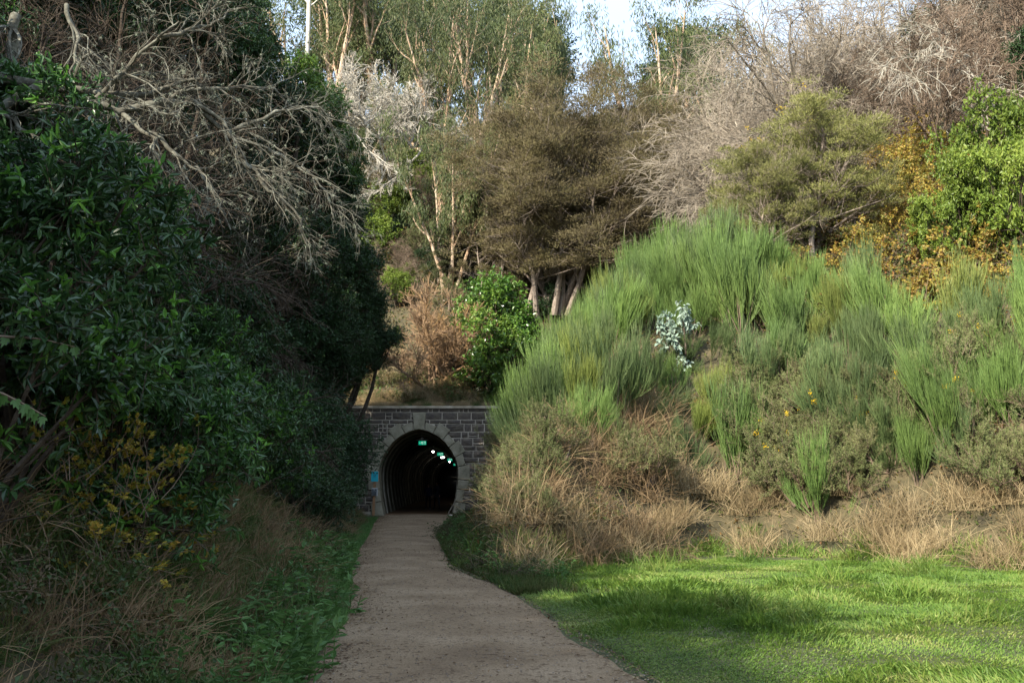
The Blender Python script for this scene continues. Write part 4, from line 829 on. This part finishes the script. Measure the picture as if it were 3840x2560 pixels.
SIL = [(150, 20, -300, 2.2), (450, 22, -250, 2.2), (700, 26, -250, 2.2), (900, 30, -100, 2.2), (1040, 33, 30, 1.9), (1130, 36, 160, 1.8), (1210, 39, 270, 1.7), (1290, 42, 400, 1.6), (1350, 44, 560, 1.5), (1400, 46, 720, 1.5), (1430, 48, 880, 1.4), (1455, 50, 1040, 1.3), (1450, 52, 1180, 1.0), (1350, 51.5, 1330, 1.0),
       (0, 17, -400, 2.2), (300, 21, -450, 2.2), (600, 24, -450, 2.2), (820, 29, -350, 2.2), (980, 33, -250, 2.1), (1090, 38, -60, 1.9), (1440, 50.5, 1060, 1.4), (1380, 48, 1000, 1.6), (1350, 46, 1120, 1.6), (1290, 44, 1050, 1.6), (1440, 51, 1220, 1.1), (1505, 52, 1180, 1.1), (1330, 48, 1180, 1.7), (1440, 49, 1010, 1.5), (1385, 48.5, 1210, 1.25), (1410, 47, 860, 1.6), (1340, 44, 820, 1.8), (1370, 50.5, 1230, 1.3), (1250, 45, 1250, 1.8), (1230, 48, 1400, 1.6), (1200, 42, 1000, 1.9), (1250, 43, 1180, 1.8), (1100, 40, 820, 1.9), (1000, 36, 760, 1.9), (500, 24, 200, 2.2), (800, 28, 250, 2.), (1000, 33, 420, 1.9), (1150, 37, 560, 1.8), (1250, 40, 760, 1.7), (1320, 43, 960, 1.6), (1370, 46, 1150, 1.5), (250, 19, 250, 2.)]
for k, (px, Y, top, sc) in enumerate(SIL):
    tree_at('leafy', px, Y, top, sc, 'tall dark evergreen tree rising out of the shaded wall of foliage', 2.6)['group'] = 'tall evergreens above the shaded bank'
for px, Y, top, lab in [(1330, 42, 330, 'sunlit glossy crown on the skyline of the shaded trees'), (1390, 44, 500, 'sunlit leafy crown spilling from the edge of the shaded trees'), (1240, 38, 220, 'green crown with lit leaves behind the arching twigs')]:
    tree_at('glossy', px, Y, top, .8, lab, 3.3)  # lighter leaf colour stands in for the sunlit edge of the dark trees
LIB['dark_bare'] = [k_bare(6, M['dark_bark'], 7, 9, 9, 8, -.9), k_bare(6, M['dark_bark'], 7, 9, 9, 8, -.7)]; NAME['dark_bare'] = ('bare_tree', 'bare tree')
LIB['lichen'] = [k_bare(6, M['lichen_bark'], 5, 8, 8, 7, -1.1, .08, 1.5, .2, .005), k_bare(6, M['lichen_bark'], 5, 8, 8, 7, -1.3, .07, 1.7, .2, .005)]; NAME['lichen'] = ('lichen_tree', 'bare tree')
for px, Y, top in [(250, 16, -500), (650, 19, -400), (600, 24, -250), (-50, 14, -600)]:
    x = at(px, 1815, Y)[0]-1.; zt = at(px, top, Y)[2]
    while x > -22 and zt-H(x, Y) > 9: x -= .5
    z = H(x, Y); s = min(1.3, (zt-z)/6.4)
    put('dark_bare', x, Y, 'dark leafless tree with fine hanging twigs above the shaded bank', 'dark leafless trees above the shaded bank', max(.7, s), 1., z)
# the big arching lichen branches: limbs laid out one by one
limbs = [[(-80, 300, 12), (250, 330, 12.2), (520, 560-200, 12.4), (760, 280, 12.6)], [(-60, 480, 12), (90, 310, 12.1), (330, 395, 12.2), (450, 420, 12.3), (700, 365, 12.5), (860, 500, 12.8), (1000, 560, 13)], [(330, 395, 12.2), (480, 240, 12.1), (600, 140, 12), (680, 80, 12)],
         [(180, 570, 12.3), (330, 500, 12.5), (450, 420, 12.6), (640, 370, 12.7)], [(860, 500, 12.8), (1000, 430, 13), (1180, 400, 13.3), (1330, 480, 13.6)], [(450, 420, 12.3), (560, 500, 12.2), (600, 620, 12.1), (640, 800, 12)], [(700, 365, 12.5), (850, 470, 12.7), (920, 600, 12.8), (1080, 760, 13)],
         [(-100, 420, 11.5), (60, 440, 11.5), (150, 560, 11.5), (200, 680, 11.4)], [(60, 60, 13), (20, 300, 13), (-30, 520, 13)], [(1000, 560, 13), (1150, 640, 13.2), (1260, 780, 13.4)], [(900, 600, 12.8), (1050, 720, 12.9), (1150, 900, 13)], [(560, 500, 12.2), (740, 640, 12.3), (880, 860, 12.3)], [(250, 20, 13), (300, 180, 12.8), (250, 330, 12.6)],
         [(600, 140, 12), (760, 100, 12.4), (900, 40, 12.8)], [(640, 370, 12.7), (820, 320, 13), (1010, 330, 13.4), (1210, 470, 13.8)]]
root = link('lichen_tree', None, label='sprawling lichen-covered bare tree arching out over the shaded bank', category='bare tree'); r0 = at(-300, 700, 12); zb = H(r0[0], 12); root.location = (r0[0], 12, zb)
gl = Geo(); gt = Geo(); gm = Geo(); O = np.array(root.location)
for li, lb in enumerate(limbs):
    c = np.array([at(*q) for q in lb])-O; tt_ = np.linspace(0, len(c)-1, 11); P = np.stack([np.interp(tt_, np.arange(len(c)), c[:, i]) for i in range(3)], 1)
    P = P+rng.normal(0, .03, P.shape); P[0] = c[0]; big = li in (0, 1, 3, 8); r = np.linspace(.075 if big else .035, .022 if big else .01, 11); P = P[None]; Rr = r[None]
    tubes(gl, P, Rr, 7)
    P2, R2 = spawn(P, Rr, 13, 1.0, .8, 6, -.5, .2, .05, 1, .45, rmin=.005); tubes(gt, P2, R2, 4)
    P3, R3 = spawn(P2, R2, 6, .5, .8, 5, -.5, .22, .1, 1, .5, rmin=.003); tubes(gt, P3, R3, 3)
    P4, R4 = spawn(P3, R3, 4, .2, .8, 3, -.3, .2, .1, 1, .6, rmin=.003); ribbons(gt, P4, R4*1.6)
    p, d_ = along(np.concatenate([P2[:, :5], P3[:, :5]]), 2); sel = rng.random(len(p)) < .25; p = np.repeat(p[sel], 12, 0)
    leaves(gm, p+rnd(len(p))*.012, rnd(len(p))+[0, 0, -.5], .035, .01)
tr = np.array([(0, 0, -.3), (.1, .1, 1.2), (.5, .2, 2.5)]); t1 = at(-80, 300, 12)-O; tr = np.vstack([tr, t1])[None]; tubes(gl, tr, np.array([[.16, .13, .1, .075]]), 8)
tr = np.array([[(0, 0, -.3), (.2, -.05, 1.), at(-60, 480, 12)-O]]); tubes(gl, tr, np.array([[.15, .1, .07]]), 8)
M['lichen'] = leaf_mat('lichen', [(.2, .23, .17), (.32, .34, .26)], rough=.9, trans=.1)
link('limbs', gl.mesh('limbs', M['lichen_bark'], True), root); link('twigs', gt.mesh('twigs', M['lichen_bark']), root); link('lichen_tufts', gm.mesh('lichen_tufts', M['lichen']), root)
for px, Y, top in [(420, 15, 350), (500, 19, 380)]:
    x = at(px, 1815, Y)[0]-2.2; zt = at(px, top, Y)[2]
    while x > -22 and zt-H(x, Y) > 5: x -= .5
    z = H(x, Y); s = min(.95, (zt-z)/5.5)
    put('lichen', x, Y, 'smaller drooping lichen-covered bare tree behind the sprawling one', 'smaller lichen-covered bare trees', max(.6, s), 1., z)
rng = np.random.default_rng(106)
# low cover on the foot of the shaded bank
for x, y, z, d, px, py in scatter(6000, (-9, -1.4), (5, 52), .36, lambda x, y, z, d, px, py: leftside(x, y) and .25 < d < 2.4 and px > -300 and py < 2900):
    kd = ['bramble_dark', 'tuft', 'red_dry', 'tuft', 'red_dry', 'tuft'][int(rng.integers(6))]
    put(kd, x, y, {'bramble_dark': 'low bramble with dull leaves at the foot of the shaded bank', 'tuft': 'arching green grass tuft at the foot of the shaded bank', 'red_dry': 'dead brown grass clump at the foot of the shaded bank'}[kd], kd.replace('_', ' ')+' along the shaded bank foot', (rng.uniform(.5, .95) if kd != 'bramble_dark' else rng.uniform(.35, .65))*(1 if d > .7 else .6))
for x, y, z, d, px, py in scatter(3000, (-6, -1.6), (6.5, 26), .26, lambda x, y, z, d, px, py: leftside(x, y) and .05 < d < .95 and (d < .5 or noise(x, y, 1.2) > .4)):
    put('weed', x, y, 'soft green leafy weed on the verge left of the path', 'leafy weeds on the left verge', rng.uniform(.9, 1.7))
for px, Y, top, sc in [(560, 8.2, 1500, .7), (470, 8, 1560, .7), (330, 8.6, 1450, .7), (600, 9, 1640, .7), (420, 7.6, 1700, .6), (300, 8, 1600, .6), (700, 10, 1720, .6), (250, 7.2, 1400, .6), (520, 8.4, 1750, .6)]:
    p = at(px, top+120, Y); x, y = p[0], Y; put('maple', x, y, 'small plant with yellow maple-like leaves in the shaded undergrowth', 'yellow-leaved plants in the shaded undergrowth', sc, z=max(H(x, y), p[2]-.5))
def lobed(g, p, sc):
    a = np.array([(0, 0), (.28, .12), (.42, .38), (.22, .36), (.30, .72), (.12, .62), (0, 1.05), (-.12, .62), (-.30, .72), (-.22, .36), (-.42, .38), (-.28, .12)])
    V = [(q[0]*sc, -.10*sc*abs(q[0])*2-.12*sc*q[1]**2, -q[1]*sc) for q in a]; g.add(np.vstack([[(0, -.02*sc, -.35*sc)], V])+p, [(0, 1+i, 1+(i+1) % 12) for i in range(12)])
for nm_, pts_, lab in [('hanging_twig', [(-120, 1255, 6.2), (20, 1262, 6.2), (150, 1270, 6.25), (280, 1300, 6.3)], 'twig of large drooping lobed green leaves reaching in at the photo left edge'), ('hanging_twig', [(-120, 1450, 6.0), (0, 1470, 6.0), (100, 1520, 6.05), (170, 1560, 6.1)], 'lower twig of yellow-green lobed leaves at the photo left edge')]:
    P = np.array([at(*q) for q in pts_]); o0 = P[0].copy(); r_ = link(nm_, None, label=lab, category='twig'); r_.location = o0; P = P-o0
    tt_ = np.linspace(0, 3, 9); PP = np.stack([np.interp(tt_, np.arange(4), P[:, i]) for i in range(3)], 1); root_ = PP[0]+[-1.6, .5, -.4]; g = Geo(); tubes(g, np.vstack([root_, PP])[None], np.linspace(.012, .003, 10)[None], 5); link('stem', g.mesh('stem', M['brown_twig']), r_)
    for k in range(2, 9):
        g = Geo(); lobed(g, np.zeros(3), rng.uniform(.07, .11)); l = link('leaf', g.mesh('leaf', M['weed_leaf']), r_); l.location = PP[k]+[rng.uniform(-.02, .02), 0, 0]; l.rotation_euler = (rng.uniform(-.3, .2), rng.uniform(-.4, .4), rng.uniform(-.5, .5))
# off to the side and behind: the wooded cutting continues
for x, y, z, d, px, py in scatter(900, (-30, -3), (-34, 1), 3.0, lambda x, y, z, d, px, py: d > 1.5 and (y < -3 or x < -8)):
    put('leafy', x, y, 'dark broadleaf shrub on the wooded bank beside the viewpoint', 'shrubs on the wooded bank beside the viewpoint', rng.uniform(1.2, 1.65), rng.uniform(1.0, 1.25))

# ------------------------------------------------------------------ labels: say where each repeated plant stands
MARKS = [(2560, 1230, 'the silvery sapling'), (2250, 1150, 'the three kanuka trunks'), (3060, 560, 'the big flowering gorse'), (3420, 650, 'the golden vines'), (3740, 560, 'the lime green shrubs'), (2040, 1430, 'the highest yellow blossom'),
 (3620, 1600, 'the brightest yellow gorse blossom'), (3130, 1600, 'the middle yellow gorse blossom'), (2900, 2080, 'the sunlit lawn edge'), (1850, 1900, 'the path bend'), (1570, 1500, 'the tunnel parapet'), (1850, 1250, 'the glossy parapet shrub'), (1600, 1150, 'the orange bush'),
 (1390, 330, 'the pale dead bush'), (1640, 350, 'the orange-barked eucalyptus'), (2250, 600, 'the biggest kanuka'), (2250, 120, 'the sky gap'), (2530, 200, 'the eucalyptus against the sky'), (1150, 150, 'the white dead trunk'), (500, 400, 'the arching lichen branches'), (420, 1650, 'the yellow-leaved plants'),
 (1400, 1830, 'the turquoise notice'), (1100, 2150, 'the weedy verge'), (150, 1250, 'the picture edge'), (900, 1150, 'the drooping branch tips'), (3300, 150, 'the grey bare crowns'), (3300, 1250, 'the bank crest')]
def SH(lab):
    for k_, v_ in {'tall rush-like broom': 'rush-like broom bush', 'olive spiny gorse': 'olive spiny gorse bush', 'olive gorse bush with': 'olive gorse with yellow flowers', 'dark glossy broadleaf': 'dark broadleaf shrub', 'large-leaved dark': 'large-leaved dark shrub', 'leafless grey tree': 'leafless grey tree',
                 'thick bramble': 'thick bramble tangle', 'bare brown': 'brown twiggy bush', 'dark green rounded': 'dark green rounded shrub', 'bright green shrub': 'bright green shrub', 'small feathery': 'small feathery kanuka', 'pale grey bare': 'pale grey bare bush', 'trailing bramble': 'trailing reddish bramble',
                 'tangled vine': 'golden-leaved vine', 'dark scrub': 'dark scrub bush', 'olive gorse': 'olive gorse bush', 'bramble tangle': 'bramble tangle', 'slender euc': 'slender eucalyptus', 'dark leafless': 'dark leafless tree', 'smaller drooping': 'smaller lichen-covered tree', 'low bramble': 'low dull bramble', 'brown scrub': 'brown scrub bush',
                 'arching green': 'arching green grass tuft', 'dead brown': 'dead brown grass clump', 'clump of dead': 'reddish dead grass clump', 'clump of bleached': 'bleached dry grass clump', 'tawny grass': 'tawny parapet grass clump', 'soft green': 'soft green leafy weed', 'dark broadleaf': 'dark broadleaf shrub', 'tall dark evergreen': 'tall dark evergreen', 'small plant with yellow': 'yellow maple-leaved plant', 'leafy green weed between': 'leafy weed by the path bend', 'leafy green weed on': 'leafy weed on the parapet slope', 'low dark bramble': 'low dark bramble', 'grass tuft between': 'grass tuft by the path bend', 'fresh green grass': 'fresh tall grass tuft', 'green grass tuft on': 'green parapet slope grass tuft', 'bramble on': 'bramble on the parapet slope'}.items():
        if lab.startswith(k_): return v_
    return ' '.join(lab.split()[:4])
buck = {}
for o in S.objects:
    if o.parent is None and o.get('group') and o.get('category') in ('shrub', 'broom bush', 'gorse bush', 'bramble', 'vine', 'bare tree', 'bare bush', 'tree', 'eucalyptus', 'grass tuft', 'dry grass', 'weed', 'plant'):
        px, py = project(np.array(o.location)+[0, 0, 1.0]); 
        if not (-2500 < px < 4400 and -900 < py < 2900) or o.location.y < 3: continue
        m_ = min(MARKS, key=lambda q: (q[0]-px)**2+(q[1]-py)**2); dx, dy = px-m_[0], py-m_[1]
        rel = ('above' if dy < 0 else 'below') if abs(dy) > abs(dx) else ('right of' if dx > 0 else 'left of')
        buck.setdefault((SH(o['label']), '', rel, m_[2]), []).append((px, o))
TENS = ['twenty', 'thirty', 'forty', 'fifty', 'sixty', 'seventy', 'eighty', 'ninety']
ORD = ['first', 'second', 'third', 'fourth', 'fifth', 'sixth', 'seventh', 'eighth', 'ninth', 'tenth', 'eleventh', 'twelfth', 'thirteenth', 'fourteenth', 'fifteenth', 'sixteenth', 'seventeenth', 'eighteenth', 'nineteenth', 'twentieth']
ORD += [t+'-'+q for t in TENS for q in ORD[:9]]
ORD += ['hundred-and-'+q for q in ORD]
for (lab, cat, rel, mk), lst in buck.items():
    lst.sort(key=lambda q: q[0]); short = lab
    for k, (px, o) in enumerate(lst):
        o['label'] = f'{short} {rel} {mk}' if len(lst) == 1 else f'{ORD[min(k, len(ORD)-1)]} {short} {rel} {mk}, counting from the left'

rng = np.random.default_rng(104)
# ------------------------------------------------------------------ mass cover
def cover(name, mt, n, xr, yr, test, Ll, Lw, hi, label_kind='stuff', dens=None):
    c = rng.uniform([xr[0], yr[0]], [xr[1], yr[1]], (n, 2)); z = height(c[:, 0], c[:, 1]); d = floor_distance(c[:, 0], c[:, 1]); px, py = project(np.stack([c[:, 0], c[:, 1], z], 1))
    s = test(c[:, 0], c[:, 1], z, d, px, py); c = c[s]; z = z[s]; k = len(c)
    p = np.stack([c[:, 0], c[:, 1], z+rng.uniform(-.02, hi, k)], 1); g = Geo(); leaves(g, p, rnd(k)+[0, 0, .1], Ll*rng.uniform(.6, 1.4, k), Lw, up=.8)
    return link(name, g.mesh(name, mt), kind=label_kind, label=name.replace('_', ' ')+' covering the ground', category='undergrowth')
cover('hill_undergrowth', M['bramble_leaf'], 105000, (-34, 34), (55.2, 100), lambda x, y, z, d, px, py: (px > 1000) & (px < 3000), .17, .10, .5)
cover('bank_undergrowth', M['bramble_leaf'], 100000, (-3, 30), (15, 56), lambda x, y, z, d, px, py: (x > -.093*y+.3) & (d > .3) & (px < 4200), .09, .05, .3)
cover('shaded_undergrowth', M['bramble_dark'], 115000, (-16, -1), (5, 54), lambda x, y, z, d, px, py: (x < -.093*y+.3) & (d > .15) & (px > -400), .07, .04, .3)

n = 80000; c = rng.uniform([-3, 15], [26, 46], (n, 2)); z = height(c[:, 0], c[:, 1]); d = floor_distance(c[:, 0], c[:, 1]); px, py = project(np.stack([c[:, 0], c[:, 1], z], 1))
s = (c[:, 0] > -.093*c[:, 1]+.3) & (d > .1) & (d < np.where(px < 2500, 5, .7)+2.2*noise(c[:, 0], c[:, 1], 2)) & (px < 4000) & (px > 1850); c = c[s]; z = z[s]; k = len(c)
P, _ = grow(np.stack([c[:, 0], c[:, 1], z-.03], 1), UP*.8+rng.normal(0, .45, (k, 3)), rng.uniform(.2, .6, k), 4, -1.0, .12)
g = Geo(); ribbons(g, P, np.tile([.010, .011, .009, .002], (k, 1))); link('dead_grass', g.mesh('dead_grass', M['dry_grass']), kind='stuff', label='matted dead straw covering the sunny bank', category='dead grass')
# lawn
n = 450000; Yl = 6.5+(24.5-6.5)*rng.random(n)**1.25; xl = rng.uniform(-2, 15, n); pe = path_edges(Yl)[1]+(noise(Yl, 0*Yl+5, .5)-.5)*.12+(noise(Yl, 0*Yl+7, 2.3)-.5)*.12-np.abs(rng.normal(0, .05, n))
dl = floor_distance(xl, Yl); ppx, ppy = project(np.stack([xl, Yl, 0*xl], 1))
s = (xl > pe-.02) & (dl < .5) & (ppx < 3950) & (ppy < 2700); xl, Yl, pe, dl = xl[s], Yl[s], pe[s], dl[s]; k = len(xl)
tall = .3+2.6*noise(xl, Yl, .55)**2*noise(xl+7, Yl, 2.0)*1.6+ .9*(dl > 0); edge = np.clip((xl-pe)/.7, .55, 1)
hgt = .085*tall*edge*rng.uniform(.5, 1.4, k); az = noise(xl, Yl, 1.3)*9+rng.normal(0, .8, k); d_ = np.stack([np.cos(az)*.75, np.sin(az)*.75, np.full(k, .8)], 1)+rng.normal(0, .25, (k, 3))
d_[:, 2] = np.abs(d_[:, 2]); P0 = np.stack([xl, Yl, height(xl, Yl)-.005], 1)
g = Geo(); sdir = nrm(np.cross(d_, UP)+rng.normal(0, .3, (k, 3))); dd = nrm(d_); wdt = (.004+.0003*Yl)[:, None]
mid = P0+dd*hgt[:, None]*.55+UP*hgt[:, None]*.12; tip = P0+dd*hgt[:, None]*1.05-UP*hgt[:, None]*.05
g.add(np.stack([P0, mid+sdir*wdt, tip, mid-sdir*wdt], 1), np.arange(k)[:, None]*4+np.arange(4))
link('lawn_grass', g.mesh('lawn_grass', M['grass']), kind='stuff', label='bright green rough grass beside the path', category='grass')
print('lawn', k)
# broad-leaved clover at the lawn edge and verge grass on the left
n = 30000; Yl = 6.5+14*rng.random(n)**1.3; xl = path_edges(Yl)[1]+np.abs(rng.normal(0, .7, n)); g = Geo(); P0 = np.stack([xl, Yl, .01+rng.random(n)*.05], 1); leaves(g, P0, rnd(n)*[1, 1, .2], .02, .018, up=2.)
link('clover', g.mesh('clover', M['grass']), kind='stuff', label='low clover along the lawn edge of the path', category='clover')
n = 58000; Yl = 6.5+42*rng.random(n)**1.5; xl = path_edges(Yl)[0]+.1-np.abs(rng.normal(0, .38, n)); g = Geo(); P0 = np.stack([xl, Yl, height(xl, Yl)], 1); leaves(g, P0, nrm(rnd(n)*.6+[.1, 0, .9]), .13*rng.uniform(.3, 1.4, n), .008, up=0)
link('verge_grass', g.mesh('verge_grass', M['weed_leaf']), kind='stuff', label='short green verge grass under the shaded bank', category='grass')
n = 46000; Yl = 15+39*rng.random(n)**1.3; xl = path_edges(Yl)[1]-.05+np.abs(rng.normal(0, .45, n)); g = Geo(); P0 = np.stack([xl, Yl, height(xl, Yl)], 1); leaves(g, P0, nrm(rnd(n)*.7+[0, 0, .8]), .14*rng.uniform(.3, 1.4, n), .02, up=0)
link('verge_weeds', g.mesh('verge_weeds', M['bank_grass']), kind='stuff', label='low weeds and grass where the path meets the sunny bank', category='weeds')
# litter, crumbs and pebbles on the path
n = 14000; Yl = 6+46*rng.random(n)**1.6; a, c = path_edges(Yl); side = rng.random(n); xl = np.where(side < .6, a+np.abs(rng.normal(0, .28, n)), np.where(side < .8, c-np.abs(rng.normal(0, .2, n)), rng.uniform(a, c)))
tt = np.clip((xl-a)/(c-a), 0, 1); g = Geo(); P0 = np.stack([xl, Yl, .018+.05*np.sin(tt*math.pi)], 1); leaves(g, P0, rnd(n)*[1, 1, .15], rng.uniform(.014, .065, n), rng.uniform(.008, .03, n), up=3.)
link('leaf_litter', g.mesh('leaf_litter', M['litter']), kind='stuff', label='fallen leaves and crumbs of bark on the gravel path', category='leaf litter')
n = 5000; Yl = 5.5+30*rng.random(n)**1.7; a, c = path_edges(Yl); tt = rng.random(n); xl = a*(1-tt)+c*tt; r = rng.uniform(.004, .012, n)[:, None]; C0 = np.stack([xl, Yl, .02+.05*np.sin(tt*math.pi)], 1)
oc = np.array([(1, 0, 0), (0, 1, 0), (-1, 0, 0), (0, -1, 0), (0, 0, .8)]); V = C0[:, None]+oc[None]*r[:, None]*rng.uniform(.7, 1.3, (n, 5, 1)); g = Geo(); g.add(V, (np.arange(n)[:, None, None]*5+np.array([(0, 1, 4), (1, 2, 4), (2, 3, 4), (3, 0, 4)])).reshape(-1, 3))
M['pebble'] = leaf_mat('pebble', [(.08, .06, .05), (.2, .16, .12), (.35, .3, .25)], rough=.9, trans=0)
link('pebbles', g.mesh('pebbles', M['pebble']), kind='stuff', label='small pebbles strewn over the path', category='pebbles')

import os
if os.environ.get('SCENE_STATS'): print('objects', len(S.objects), 'unique tris', sum(len(m.loops)-2*len(m.polygons) for m in bpy.data.meshes))
